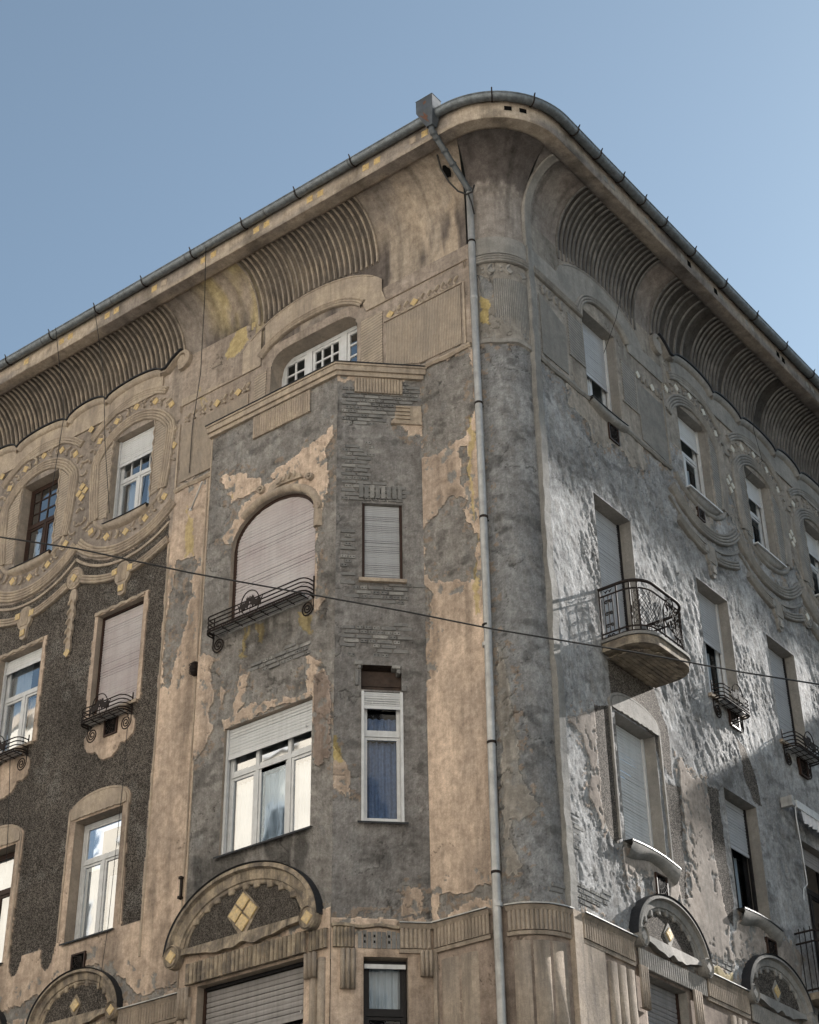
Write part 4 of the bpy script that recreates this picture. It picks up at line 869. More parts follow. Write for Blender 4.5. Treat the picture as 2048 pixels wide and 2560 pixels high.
# strip pilaster beside the cylinder, carried up the cove
mb = MB(); zs = np.linspace(9.52, 21.18, 230); P = []
for i, z in enumerate(zs):
    q = .05*(fbm(np.array([3.0]), np.array([z*2.6]), 5, 9)[0]-.5); P.append([FR.P(.645, z, -.06), FR.P(.645+q, z, .055+q), FR.P(.815+q, z, .055+q), FR.P(.82, z, -.03)])
mb.grid(np.array(P)); part(mb, 'pilaster_strip', 'strip')
mb = MB(); P = []
for d, z in CVE:
    a = math.asin(min(1, max(0, (z-CZ1)/CB))); nd, nz_ = math.cos(a), -math.sin(a)
    P.append([FR.P(.63, z, d-.03), FR.P(.63, z+nz_*.045, d+nd*.045), FR.P(.80, z+nz_*.045, d+nd*.045), FR.P(.80, z, d-.03)])
mb.grid(np.array(P)); part(mb, 'cove_strip', 'trim_r')
# pilaster edges on the long front: thin rolls beside the cream strip
for u, z0, z1, w_ in ((7.50, 10.3, 17.85, .03), (6.62, 8.9, 18.9, .022), (6.06, 9.6, 18.9, .02), (5.66, 9.6, 13.2, .05)):
    sweep_part(FL, [(u+.006*math.sin(z*3), z) for z in np.linspace(z0, z1, 40)], [(-w_, -.02), (-w_*.6, .028), (w_*.6, .028), (w_, -.02)], 'edge_roll', 'trim', smooth=True)
# festoon band with medallions under the circles
def festoon(fr, c0, pitch, z, side, ks):
    lm = 'trim' if side == 'L' else 'trim_r'; tm = 'tile' if side == 'L' else 'tile_r'
    for k in ks:
        c = c0+pitch*k; r_ = c+pitch/2
        for (a, b, za, zb) in ((c+.18, r_-.2, z, z+.27), (c-.18, c-pitch/2+.2, z, z+.27)):
            if side == 'L' and min(a, b) < 7.5: a, b, za, zb = c-.18, 7.52, z, z+.12
            if side == 'R' and min(a, b) < 5.1: continue
            p = [(a+(b-a)*t, za+(zb-za)*t**1.6) for t in np.linspace(0, 1, 12)]
            if b < a: p = p[::-1]
            sweep_part(fr, p, RP3, 'festoon', lm)
        mb = MB(); mb.plate(fr, [(c+.20*math.sin(a), z-.03+.25*math.cos(a)) for a in np.arange(20)*math.pi/10], -.02, .045)
        mb.plate(fr, [(c-.1, z-.25), (c+.1, z-.25), (c+.08, z-.46), (c, z-.5), (c-.08, z-.46)], -.02, .04); part(mb, 'medallion', lm)
        f = flutes_mesh(fr, c-.11, c+.11, z-.2, z+.16, .044, .045, .02); part(f, 'medallion_fluting', lm)
        for dx, dz in ((-.20, .02), (.20, .06), (0, -.35)): tile(fr, c+dx, z+dz, .125, 0, .05, tm if side == 'L' else 'trim_r')
        if side == 'L' or k > 0:
            mb = MB(); mb.plate(fr, [(r_+.21*math.sin(a), z+.36+.23*math.cos(a)) for a in np.arange(24)*math.pi/12], -.02, .04); part(mb, 'roundel', lm)
            sweep_part(fr, arc(r_, z+.36, .185, 0, 345, 24), [(-.02, .03), (0, .06), (.02, .03)], 'roundel_rim', lm, closed=True)
            tile(fr, r_, z+.36, .13, 45, .05, tm)
            for a in range(8): place(BERRY[lm], 'berry', fr, r_+.125*math.sin(a*.785+.39), z+.36+.135*math.cos(a*.785+.39), .04, 0, 1.1)
        if side == 'L':     # long pendant drop
            pr = []
            for i in range(26):
                t = i/25; pr.append((r_-(.05+.05*abs(math.sin(t*13)))*(1-t*.35), z+.12-1.42*t))
            out = pr+[(2*r_-a, b) for a, b in pr[::-1]]; mb = MB(); mb.plate(fr, out, -.02, .03); part(mb, 'pendant', lm)
            for i in range(5): place(LEAF[lm], 'leaf', fr, r_, z-.1-i*.2, .03, -65, 1.2); place(LEAF[lm], 'leaf', fr, r_, z-.1-i*.2, .03, -115, (1.2, -1.2))
            tile(fr, r_, z-1.22, .13, 45, .03, tm)
festoon(FL, 8.66, 2.645, 17.70, 'L', (0, 1)); festoon(FR, 6.2, 2.555, 17.66, 'R', (0, 1, 2))
# lower edge line that runs under the circles
for k in range(2):
    y = 8.70+2.645*k; q = [x for x in arc(y, 20.02, 2.02, 139, 221, 26) if x[0] > 7.55]; sweep_part(FL, q, [(-.03, -.02), (-.025, .02), (.025, .02), (.03, -.02)], 'swag_fillet', 'trim')
for k in range(3):
    y = 6.13+2.555*k; sweep_part(FR, arc(y, 19.82, 1.97, 141, 219, 26), [(-.03, -.02), (-.025, .025), (.025, .025), (.03, -.02)], 'swag_fillet', 'trim_r')
# ledge and fluted band at the first-floor level
def low_band(fr, u0, u1, z=9.5, skip=()):
    segs = []; a = u0
    for s0, s1 in skip: segs.append((a, s0)); a = s1
    segs.append((a, u1))
    for a, b in segs:
        part(flutes_mesh(fr, a+.01, b-.01, z-.33, z-.06, .058, .05, .026), 'fluted_band', 'trim_dirty' if fr is FB else 'trim_low')
        sweep_part(fr, [(u, z-.36) for u in np.linspace(a, b, 12)], [(-.035, -.02), (-.03, .05), (.02, .06), (.035, -.02)], 'band_fillet', 'trim_low')
        sweep_part(fr, [(u, z-.03) for u in np.linspace(a, b, 12)], [(-.035, -.02), (-.03, .07), (.02, .10), (.035, .10), (.035, -.02)], 'ledge', 'trim_low')
        sweep_part(fr, [(u, z+.012) for u in np.linspace(a, b, 12)], [(-.008, .13), (.008, .13), (.016, -.02), (-.008, -.02)], 'ledge_flashing', 'zinc')
low_band(FL, .80, 1.74); low_band(FL, 5.9, 7.85); low_band(FK, .12, KW-.05, 9.48); low_band(FR, .88, 2.2); low_band(FR, 4.22, 5.5); low_band(FR, 7.6, 9.5)
low_band(FC, .92, CHW-.02)
part(flutes_mesh(FC, .02, .32, 9.17, 9.44, .05, .05, .026), 'fluted_band', 'trim_dirty')
part(flutes_mesh(FB, 3.16, 5.42, 9.17, 9.47, .082, .07, .035), 'fluted_band', 'trim_dirty'); part(flutes_mesh(FB, 2.80, 3.12, 9.17, 9.44, .06, .05, .03), 'fluted_band', 'trim_dirty')
sweep_part(FC, [(u, 9.47+.015*math.sin(u*12)) for u in np.linspace(0, .92, 14)], [(-.03, -.02), (-.02, .07), (.02, .07), (.03, -.02)], 'ledge', 'trim_dirty')
# soldier bricks of the broken lintel on the chamfer
for i in range(9):
    u = .36+i*.066; mb = MB(); mb.box(FC, u, u+.055, 9.17, 9.40+random.uniform(-.01, .02), -.02, .022+random.uniform(0, .008)); part(mb, 'brick', 'brick' if i % 3 else 'brick2')
    if i in (1, 3, 6):
        for dz in (.07, .15):
            mb = MB(); mb.box(FC, u+.016, u+.04, 9.17+dz, 9.17+dz+.035, .02, .0322); part(mb, 'brick_hole', 'hole')
# broad flutes and pilaster strips of the lower storey
def big_flutes(fr, u0, u1, z0, z1, pitch, dh=.05, d0=.01): part(flutes_mesh(fr, u0, u1, z0, z1, pitch, d0, dh, 9), 'pilaster_fluting', 'trim_low', smooth=True)
big_flutes(FK, .16, KW-.1, 7.2, 9.02, .23, .02, .005); big_flutes(FL, 1.02, 1.66, 7.2, 9.0, .30, .035); big_flutes(FR, 1.5, 2.18, 7.2, 9.02, .22, .07)
big_flutes(FR, 4.9, 5.4, 7.2, 9.05, .17, .05); big_flutes(FB, 2.84, 3.12, 7.2, 9.05, .14, .06); big_flutes(FB, 5.32, 5.56, 7.2, 9.0, .12, .06)
for fr, u0, u1, z0, n in ((FC, 1.20, 1.375, 8.79, 3), (FB, 2.96, 3.18, 8.80, 3), (FR, 2.24, 2.46, 8.55, 4), (FR, 3.72, 3.95, 8.5, 4), (FC, .12, .33, 8.6, 3), (FB, 5.34, 5.55, 8.7, 3), (FL, 6.2, 6.5, 8.9, 3)):
    part(flutes_mesh(fr, u0, u1, z0, 9.14, (u1-u0)/n, .07, .04, 7), 'pilaster_drop', 'trim_low', smooth=True)
mb = MB(); mb.box(FL, 1.70, 1.76, 7.2, 9.15, -.02, .05); part(mb, 'edge_strip', 'trim_low')
mb = MB(); mb.box(FR, .86, 1.42, 7.2, 9.12, -.02, .045); mb.build('pilaster_strip', M['trim_low'], BLD)
mb = MB(); mb.box(FR, .64, .855, 0, 9.50, -.05, .075); mb.build('pilaster_strip', M['trim_low'], BLD)
# arched hoods over the first-floor windows
def hood(fr, c, hw, z0, rise, proj, side, big=False, two=True):
    lm = 'trim_dirty' if side != 'R' else 'trim_r'; b = .20 if not big else .27
    path = arc(c, z0, hw-b/2, -90, 90, 44, rise-b/2)
    path = path[::-1]
    prof = [(b/2, -.02), (b/2+.012, proj*.8), (b/2, proj), (b*.28, proj+.015), (b*.2, proj*.66), (-b*.05, proj*.62), (-b*.30, proj*.55), (-b*.34, proj*.38), (-b*.5, proj*.34), (-b*.52, -.02)]
    prof = [(-t, d) for t, d in prof]
    sweep_part(fr, path[::-1], [(-t, d) for t, d in prof], 'hood_arch', lm)
    sweep_part(fr, arc(c, z0, hw+.012, -88, 88, 44, rise+.012), [(-.008, proj*.9), (.010, proj+.02), (.014, -.02), (-.008, -.02)], 'hood_flashing', 'flash')
    r2 = hw-b-.10; h2 = rise-b-.09
    sweep_part(fr, arc(c, z0+.06, r2+.05, -90, 90, 36, h2+.05), [(-.035, -.02), (-.03, proj*.22), (0, proj*.28), (.03, proj*.22), (.035, -.02)], 'inner_arch', lm)
    # dentil lumps in the hollow
    for a in np.linspace(-52, 52, 9 if big else 7):
        g = math.radians(a+random.uniform(-4, 4)); u = c+(hw-b-.02)*math.sin(g); z = z0+(rise-b-.02)*math.cos(g)
        mb = MB(); s_ = .055 if big else .04; mb.box(fr, u-s_, u+s_, z-.05, z+.06, -.01, proj*.48); o = part(mb, 'dentil', lm)
        bv = o.modifiers.new('bevel', 'BEVEL'); bv.width = .022; bv.segments = 2
    # pebbled tympanum
    us = np.linspace(c-r2, c+r2, 40); zt = z0+.06+h2*np.sqrt(np.clip(1-((us-c)/r2)**2, 0, 1)); nz = 14
    V_ = z0+.06+(zt-(z0+.06))[:, None]*np.linspace(0, 1, nz)[None, :]; U_ = np.broadcast_to(us[:, None], V_.shape)
    a = (np.arange(39)[:, None]*nz+np.arange(nz-1)).ravel()
    raw_mesh('tympanum', fr.P(U_, V_, .03).reshape(-1, 3), np.stack([a, a+nz, a+nz+1, a+1], 1), col4(np.broadcast_to(C_DK*1.05, U_.shape+(3,)), 1.).reshape(-1, 4), np.stack([U_.ravel(), V_.ravel()], 1), BLD)
    # sill of the tympanum with its wavy lower edge
    n = 60; top = [(c+(2*t-1)*(hw-.12), z0+.09) for t in np.linspace(0, 1, n)]
    wav = lambda t: .02*math.sin(t*44)*math.exp(-((t-.5)/.22)**2)-.10*math.exp(-((t-.5)/.30)**4)*1.0+.045*math.exp(-((t-.5)/.05)**2)
    bot = [(c+(2*t-1)*(hw-.12), z0+.0+wav(t)) for t in np.linspace(1, 0, n)]
    mb = MB(); mb.grid(np.stack([fr.P(np.array([p[0] for p in top]), np.array([p[1] for p in top]), -.01), fr.P(np.array([p[0] for p in top]), np.array([p[1] for p in top]), .085), fr.P(np.array([p[0] for p in top]), np.array([p[1] for p in bot[::-1]]), .11), fr.P(np.array([p[0] for p in top]), np.array([p[1] for p in bot[::-1]]), .02)], 1)); part(mb, 'tympanum_sill', lm)
    # roundels with a diamond tile at both feet
    for s_ in (1, -1):
        u = c+s_*(hw-b*.55); R_ = .15 if big else .125; mb = MB()
        mb.plate(fr, [(u+R_*math.sin(a), z0+R_*1.18*math.cos(a)) for a in np.arange(24)*math.pi/12], .02, proj+.02); part(mb, 'roundel', lm)
        sweep_part(fr, arc(u, z0, R_*.86, 0, 345, 22, R_*1.02), [(-.018, proj), (0, proj+.045), (.018, proj)], 'roundel_rim', lm, closed=True)
        tile(fr, u, z0, R_*.98, 45, proj+.015, 'tile' if side != 'R' else 'trim_r', asp=1.0)
    m_ = MB()
    if big:
        for dx, dz in ((0, .155), (.155, 0), (-.155, 0), (0, -.155)): tile(fr, c+dx*.95, z0+.40+dz*1.0, .185, 45, .045, 'tile', .025)
        m_.plate(fr, [(c, z0+.40+.33), (c+.31, z0+.40), (c, z0+.40-.40), (c-.31, z0+.40)], .02, .045)
    else:
        tile(fr, c, z0+.28, .15, 45, .045, 'tile', .02, 1.0); m_.plate(fr, [(c, z0+.46), (c+.14, z0+.28), (c, z0+.06), (c-.14, z0+.28)], .02, .045)
    part(m_, 'diamond_setting', lm)
hood(FB, 4.37, 1.44, 9.62, 1.06, .13, 'B', True); hood(FL, 8.85, 1.04, 9.52, .82, .12, 'L'); hood(FL, 11.5, 1.04, 9.52, .82, .12, 'L')
hood(FR, 3.24, 1.02, 9.55, .80, .13, 'R'); hood(FR, 6.52, 1.08, 9.50, .80, .13, 'R'); hood(FR, 9.1, 1.08, 9.50, .80, .13, 'R')
part(flutes_mesh(FR, 2.3, 4.18, 9.14, 9.40, .06, .05, .026), 'fluted_band', 'trim_r'); part(flutes_mesh(FR, 5.55, 7.5, 9.1, 9.38, .06, .05, .026), 'fluted_band', 'trim_r')
part(flutes_mesh(FL, 7.9, 9.8, 9.15, 9.42, .07, .05, .03), 'fluted_band', 'trim_dirty')
# cap of the bay: parapet ledge, metal edge, combed remnants
def bay_plan(o): # outline offset o in front of bay faces
    k = o*math.tan(math.pi/8); return [(-.02, 5.60+o*.6), (-BX-o, 5.60+o*.6), (-BX-o, 2.77-k), (-.02, 1.79-o*1.35)]
for o, z0, z1, mt in ((.05, 18.79, 18.87, 'trim'), (.085, 18.872, 18.975, 'trim'), (.105, 18.977, 19.012, 'trim'), (.12, 19.014, 19.03, 'flash')):
    mb = MB(); mb.prism(bay_plan(o), z0, z1); part(mb, 'parapet_ledge' if mt == 'trim' else 'parapet_flashing', mt)
part(flutes_mesh(FB, 3.34, 4.62, 18.33, 18.77, .052, .012, .022, zfun=None), 'combed_remnant', 'trim'); part(flutes_mesh(FC, .28, 1.08, 18.48, 18.77, .05, .012, .024), 'combed_remnant', 'trim')
# relief fragment with three bars on the chamfer
mb = MB(); mb.plate(FC, [(.93, 17.93), (1.375, 17.93), (1.375, 18.26), (.97, 18.24)], -.01, .03); part(mb, 'relief_fragment', 'trim')
for i in range(4): mb = MB(); mb.box(FC, .96, 1.19, 17.97+i*.075, 18.0+i*.075, .02, .055); part(mb, 'relief_bar', 'trim')
sweep_part(FC, [(.88, 17.90), (1.38, 17.90)], [(-.03, -.01), (-.02, .045), (.02, .05), (.03, -.01)], 'relief_bar', 'trim')
# moulded rim of the bay's arched window with its scroll ends
aw = [(3.13, 16.0), (3.13, 16.25)]+[(4.09-.975*math.cos(a), 16.30+.74*math.sin(a)) for a in np.linspace(.06, 2.35, 30)]
sweep_part(FB, aw, [(-.075, -.01), (-.06, .05), (0, .075), (.05, .04), (.075, -.01)], 'arch_rim', 'trim', smooth=True)
for (u, z, r_) in ((4.36, 17.18, .085), (3.11, 16.36, .075), (3.30, 17.0, .07)):
    sweep_part(FB, [(u+r_*(1-t*.75)*math.cos(t*9), z+r_*(1-t*.75)*math.sin(t*9)) for t in np.linspace(0, 1, 26)], [(-.018, .0), (-.012, .07), (.012, .07), (.018, .0)], 'scroll', 'trim')
part((lambda mb: (mb.plate(FB, [(3.45, 17.06), (3.9, 17.1), (4.2, 17.04), (4.15, 17.16), (3.95, 17.24), (3.7, 17.23), (3.5, 17.15)], 0, .06), mb)[1])(MB()), 'arch_crest', 'trim')
for i in range(4): place(LEAF['trim'], 'leaf', FB, 3.6+i*.13, 17.12, .06, 60+i*25, 1.2)
# bare bricks: pieces proud of the wall in the exposed patches
def brick_meshes():
    out = {}
    for nm, wd in (('long', .230), ('short', .107)):
        for mt in ('brick', 'brick2'):
            w_, h_, b = wd/2, .031, .006
            v = [(-w_, -h_, 0), (w_, -h_, 0), (w_, h_, 0), (-w_, h_, 0), (-w_+b, -h_+b, .02), (w_-b, -h_+b, .021), (w_-b, h_-b, .019), (-w_+b, h_-b, .02)]
            f = [(4, 5, 6, 7)]+[(i, (i+1) % 4, 4+(i+1) % 4, 4+i) for i in range(4)]
            mi = [0]*5
            if nm == 'short' :
                n0 = len(v)
                for cx in (-.026, .026):
                    k0 = len(v); v += [(cx+.011*math.cos(a), .010*math.sin(a), .0215) for a in np.arange(6)*math.pi/3]; f.append(tuple(range(k0, k0+6))); mi.append(1)
            me = bpy.data.meshes.new('brick'); me.from_pydata(v, [], f); me.materials.append(M[mt]); me.materials.append(M['hole']); me.polygons.foreach_set('material_index', mi); out[nm, mt] = me
    return out
BM = brick_meshes(); nb = 0
def lay_bricks(fr, key, lim, ulo, uhi, zlo, zhi, prob, ops):
    global nb
    polys = [p for t_, p in ZONES[key] if t_ == 'brick']; cnt = 0
    for r_ in range(int((zhi-zlo)/.077)):
        z = zlo+r_*.077+.04; u = ulo+(.06 if r_ % 2 else 0)+.03
        while u < uhi:
            kind = 'short' if random.random() < .55 else 'long'; wd = .125 if kind == 'short' else .248
            c = u+wd/2; pt = (np.array([c]), np.array([z]))
            ok = any(inpoly(*pt, p)[0] for p in polys) and not any(o[0]-.05 < c+wd/2 and c-wd/2 < o[1]+.02 and o[2]-.04 < z < o[3]+.04 for o in ops)
            dens = vnoise(np.array([c*2.6]), np.array([z*2.2]), 14)[0]
            if ok and dens > 1-prob and cnt < lim:
                cnt += 1; place(BM[kind, 'brick2' if random.random() < .22 else 'brick'], 'brick', fr, c, z, -.024+random.uniform(-.004, .006), random.uniform(-.8, .8))
            u += wd
    nb += cnt
lay_bricks(FC, 'C', 205, .04, CHW-.03, 13.6, 18.8, .80, COP); lay_bricks(FB, 'B', 20, 3.2, 5.5, 13.8, 18.8, .7, BOP)
lay_bricks(FR, 'R', 38, .84, 5.2, 9.6, 11.1, .9, OPR); lay_bricks(FK, 'K', 9, .66, 1.03, 9.7, 9.9, .95, [])
for i in range(8):      # upright bricks over the small window
    u = .36+i*.088; mb = MB(); mb.box(FC, u, u+.066, 16.42, 16.66+random.uniform(-.015, .02), -.03, .012+random.uniform(0, .012)); part(mb, 'brick', 'brick2' if i in (2, 4) else 'brick')
# broken edge bricks round the shutter-box hole
for u, z, w_, h_ in ((.30, 13.46, .13, .07), (.35, 13.40, .05, .055), (.31, 13.12, .055, .26), (.86, 13.42, .13, .06), (.93, 13.34, .06, .07), (1.0, 13.05, .08, .09)):
    mb = MB(); mb.box(FC, u, u+w_, z, z+h_, -.12, .02); o = part(mb, 'brick', 'brick2' if w_ > .12 else 'brick'); bv = o.modifiers.new('bevel', 'BEVEL'); bv.width = .008
# ------------------------------------------------------------------ windows
def child(mb, name, mat, parent, **kw): return mb.build(name, M[mat], parent, **kw)
def reveal(win, fr, u0, u1, z0, z1, dp, mat, arch=None):
    mb = MB()
    if arch is None:
        mb.add([fr.P(u, z, d) for (u, z) in ((u0, z0), (u0, z1), (u1, z1), (u1, z0)) for d in (.002, -dp)], [(0, 1, 3, 2), (2, 3, 5, 4), (4, 5, 7, 6), (6, 7, 1, 0)])
    else:
        us = np.linspace(u0, u1, 40); pts = [(u0, z0)]+[(u, float(arch(u))) for u in us]+[(u1, z0)]
        a = np.array(pts); mb.grid(np.stack([fr.P(a[:, 0], a[:, 1], .004), fr.P(a[:, 0], a[:, 1], -dp)], 1))
        mb.add([fr.P(u, z0, d) for u in (u0, u1) for d in (.002, -dp)], [(0, 1, 3, 2)])
    child(mb, 'reveal', mat, win)
def slat_curtain(fr, u0, u1, ztop, zbot, d, pitch, mat, win, one_by_one=False, arch=None, gaps=False):
    z = ztop; me = None; mb = MB(); n = int(round((ztop-zbot)/pitch)); g0 = random.random()*9
    for i in range(n):
        a, b = ztop-(i+1)*pitch, ztop-i*pitch; ua, ub = u0, u1
        if arch is not None:
            us = np.linspace(u0, u1, 60); ok = us[arch(us) > b-.02]
            if len(ok) < 3: continue
            ua, ub = max(u0, ok[0]-.02), min(u1, ok[-1]+.02)
        m2 = MB() if one_by_one else mb
        hj = .006 if (vnoise(np.array([i*.9+g0]), np.array([.5]), 3)[0] > .55) else .0012
        w_ = random.uniform(-.0022, .0022)
        pr = [(a, d-.006+w_), (a+.004, d+w_), (a+pitch*.5, d+.0065+w_), (b-hj-.003, d+.001+w_), (b-hj, d-.012+w_)]
        m2.grid(np.stack([np.stack([fr.P(u, zz, dd) for zz, dd in pr]) for u in (ua, ub)]))
        if one_by_one: child(m2, 'slat', mat, win)
    if arch is None: mb.box(fr, u0, u1, zbot-.05, zbot, d-.006, d+.012)
    if mb.f: child(mb, 'roller_shutter', mat, win)
def frame_bars(mb, fr, u0, u1, z0, z1, d, w_, th=.05):
    mb.box(fr, u0, u0+w_, z0, z1, d-th, d); mb.box(fr, u1-w_, u1, z0, z1, d-th, d)
    mb.box(fr, u0+w_, u1-w_, z1-w_, z1, d-th, d-.002); mb.box(fr, u0+w_, u1-w_, z0, z0+w_, d-th, d-.002)
def curtain(fr, u0, u1, z0, z1, d, mat, win, name='curtain', amp=.02, wl=.09):
    us = np.linspace(u0, u1, max(10, int((u1-u0)/.012))); ph = random.random()*6
    dd = d+amp*np.sin(us*2*math.pi/wl+ph+.8*np.sin(us*5)); zs = [z0, (z0+z1)/2, z1]
    mb = MB(); mb.grid(np.stack([fr.P(us, us*0+z, dd*(1) if i else dd*.985) for i, z in enumerate(zs)], 1)); child(mb, name, mat, win, smooth=True)
def window(fr, u0, u1, z0, z1, lab, dp=.20, col='white', rev='reveal', transom=None, mull=(), topgrid=None, shutter=None, smat='shut_white', curt=None, sill=None, pitch=.052, one=False, fw=.055, boxh=0., cmat='curtain', round_top=False, arch=None, gaps=()):
    win = bpy.data.objects.new('window', None); link(win, BLD); win['label'] = lab; win.empty_display_size = .2
    win.location = fr.P((u0+u1)/2, z0, 0)
    bpy.context.view_layer.update; inv = Matrix.Translation(-win.location)
    k0 = len(win.children); reveal(win, fr, u0, u1, z0, z1, dp+.06, rev, arch)
    d = -dp
    e = .012
    if arch is None:
        mb = MB(); frame_bars(mb, fr, u0+e, u1-e, z0+e, z1-e, d, fw)
        tz = transom if transom else None
        if tz: mb.box(fr, u0+fw, u1-fw, tz-.03, tz+.03, d-.05, d+.006)
        for m_ in mull:
            mu, za, zb = m_; mb.box(fr, mu-.032, mu+.032, za, zb, d-.05, d+.004)
        child(mb, 'window_frame', col, win)
        # casements and panes
        cols_ = [u0+fw]+[m_[0] for m_ in mull if m_[1] <= z0+.2]+[u1-fw]
        lz = tz-.03 if tz else z1-fw
        def sash(a, b, za, zb, grid=None):
            s_ = MB(); frame_bars(s_, fr, a+.004, b-.004, za+.004, zb-.004, d-.008, .042, .035)
            if grid:
                gx, gz = grid
                for i in range(1, gx): x = a+(b-a)*i/gx; s_.box(fr, x-.011, x+.011, za+.04, zb-.04, d-.035, d-.012)
                for i in range(1, gz): x = za+(zb-za)*i/gz; s_.box(fr, a+.04, b-.04, x-.011, x+.011, d-.034, d-.013)
            child(s_, 'sash', col, win)
            g_ = MB(); g_.add([fr.P(u, z, d-.028) for u, z in ((a+.04, za+.04), (b-.04, za+.04), (b-.04, zb-.04), (a+.04, zb-.04))], [(0, 1, 2, 3)]); child(g_, 'pane', 'glass', win)
        for a, b in zip(cols_[:-1], cols_[1:]): sash(a+(.0 if a == u0+fw else .032), b-(0 if b == u1-fw else .032), z0+fw, lz)
        if tz:
            tc = [u0+fw]+[m_[0] for m_ in mull if m_[2] >= z1-.2]+[u1-fw]
            for a, b in zip(tc[:-1], tc[1:]): sash(a+(.0 if a == u0+fw else .032), b-(0 if b == u1-fw else .032), tz+.03, z1-fw, topgrid)
    if curt:
        for a, b, za, zb in curt: curtain(fr, a, b, za, zb, -dp-.14, cmat, win)
    # dark room behind
    r_ = MB(); r_.add([fr.P(u, z, -dp-.9) for u, z in ((u0-.5, z0-.3), (u1+.5, z0-.3), (u1+.5, z1+.3), (u0-.5, z1+.3))], [(0, 1, 2, 3)]); child(r_, 'room_backdrop', 'hole', win)
    if shutter is not None:
        slat_curtain(fr, u0+.035, u1-.035, z1-boxh-.005, shutter, d+.055, pitch, smat, win, one, arch)
        g = MB()
        if arch is None:
            for a, b in ((u0+.004, u0+.045), (u1-.045, u1-.004)): g = MB(); g.box(fr, a, b, z0+.01, z1-.004, d+.03, d+.085); child(g, 'shutter_guide', col if smat != 'shut_dark' else 'brown', win)
            if boxh: g = MB(); g.box(fr, u0+.046, u1-.046, z1-boxh, z1-.004, d, d+.10); child(g, 'shutter_box', col, win)
        h_ = MB(); zc = shutter+.03
        if zc > z0+.1: h_.box(fr, u0+.16, u0+.175, zc, zc+.03, d+.06, d+.085); h_.box(fr, u1-.175, u1-.16, zc, zc+.03, d+.06, d+.085) if False else None; child(h_, 'shutter_stop', 'white', win)
    if sill == 'metal':
        m_ = MB(); m_.add([fr.P(u, z, dd) for dd, z in ((-dp, z0+.03), (.06, z0-.0), (.06, z0-.028)) for u in (u0-.05, u1+.05)], [(0, 1, 3, 2), (2, 3, 5, 4)]); child(m_, 'sill', 'flash', win)
    elif sill == 'white':
        m_ = MB(); m_.box(fr, u0-.06, u1+.06, z0-.035, z0-.005, -dp, .13); child(m_, 'sill', 'white', win)
        m_ = MB(); us = np.linspace(u0-.02, u1+.02, 16); zz = z0-.05-.14*np.sin(np.linspace(0, 1, 16)*math.pi)**.8
        m_.grid(np.stack([fr.P(us, us*0+z0-.038, 0.02), fr.P(us, us*0+z0-.045, .10), fr.P(us, zz, .06), fr.P(us, zz-.02, -.01)], 1)); child(m_, 'sill_corbel', 'trim_r' if fr is FR else 'trim', win, smooth=True)
    elif sill in ('curved', 'curved_r'):
        us = np.linspace(u0-.04, u1+.04, 20); t = np.linspace(0, 1, 20); zz = z0-.10-.10*np.sin(t*math.pi); top = z0-.01-.02*np.sin(t*math.pi)
        m_ = MB(); m_.grid(np.stack([fr.P(us, top, -.02), fr.P(us, top-.012, .10), fr.P(us, zz+.03, .12), fr.P(us, zz, .07), fr.P(us, zz-.03, 0.)], 1)); child(m_, 'sill', 'trim' if sill == 'curved' else 'trim_r', win, smooth=True)
        m_ = MB(); m_.grid(np.stack([fr.P(us, top+.02, -dp), fr.P(us, top+.004, .115), fr.P(us, top-.014, .118)], 1)); child(m_, 'sill_flashing', 'flash', win)
    elif sill == 'stone':
        m_ = MB(); m_.box(fr, u0-.05, u1+.05, z0-.06, z0-.002, -dp, .05); child(m_, 'sill', 'trim', win)
    for ch in [c for c in win.children]: ch.matrix_parent_inverse = inv
    return win
for o in (): pass
a, b = YC[0]-.55, YC[0]+.55
window(FL, a, b, 18.96, 20.92, 'white window with a small grid of top panes and a half lowered white shutter', col='white', transom=19.98, mull=((YC[0], 18.96, 19.98),), topgrid=(4, 2), shutter=20.36, sill='curved', curt=((a+.1, YC[0]-.1, 19.0, 19.95), (YC[0]+.15, b-.1, 19.0, 19.95)), boxh=.0)
a, b = YC[1]-.55, YC[1]+.55
window(FL, a, b, 18.96, 20.92, 'dark brown window with three rows of small top panes', col='brown', transom=19.98, mull=((YC[1], 18.96, 19.98),), topgrid=(4, 3), sill='curved', curt=((a+.1, b-.1, 19.0, 19.9),))
a, b = YC[2]-.55, YC[2]+.55
window(FL, a, b, 18.96, 20.92, 'white window at the left end of the top storey', transom=19.98, mull=((YC[2], 18.96, 19.98),), sill='curved')
window(FL, *LW3[0], 14.93, 16.99, 'window fully closed by a mauve grey roller shutter over a flower guard', col='brown', shutter=14.99, smat='shut_lilac', sill='stone', boxh=.03)
window(FL, *LW3[1], 14.93, 16.99, 'white window with net curtains and a short white shutter above', transom=16.15, mull=((11.33, 14.93, 16.15),), shutter=16.75, curt=((10.8, 11.3, 15.0, 16.1), (11.36, 11.85, 15.0, 16.9)), sill='stone')
window(FL, *LW3[2], 14.93, 16.99, 'window beyond the left edge of the third storey', shutter=15.6, sill='stone')
window(FL, *LW2[0], 10.89, 13.02, 'white window with plain transom and tall casements reflecting the house opposite', transom=12.30, mull=((8.76, 10.89, 12.30),), fw=.075, sill='metal', curt=((8.3, 8.7, 10.95, 12.0), (8.85, 9.25, 10.95, 12.2)))
window(FL, *LW2[1], 10.89, 13.02, 'brown framed window at the left picture edge', col='brown', transom=12.28, mull=((11.4, 10.89, 12.28),), boxh=.0, sill='metal', curt=((10.9, 11.9, 10.95, 12.9),))
window(FL, *LW2[2], 10.89, 13.02, 'window beyond the left edge of the second storey', transom=12.28, sill='metal')
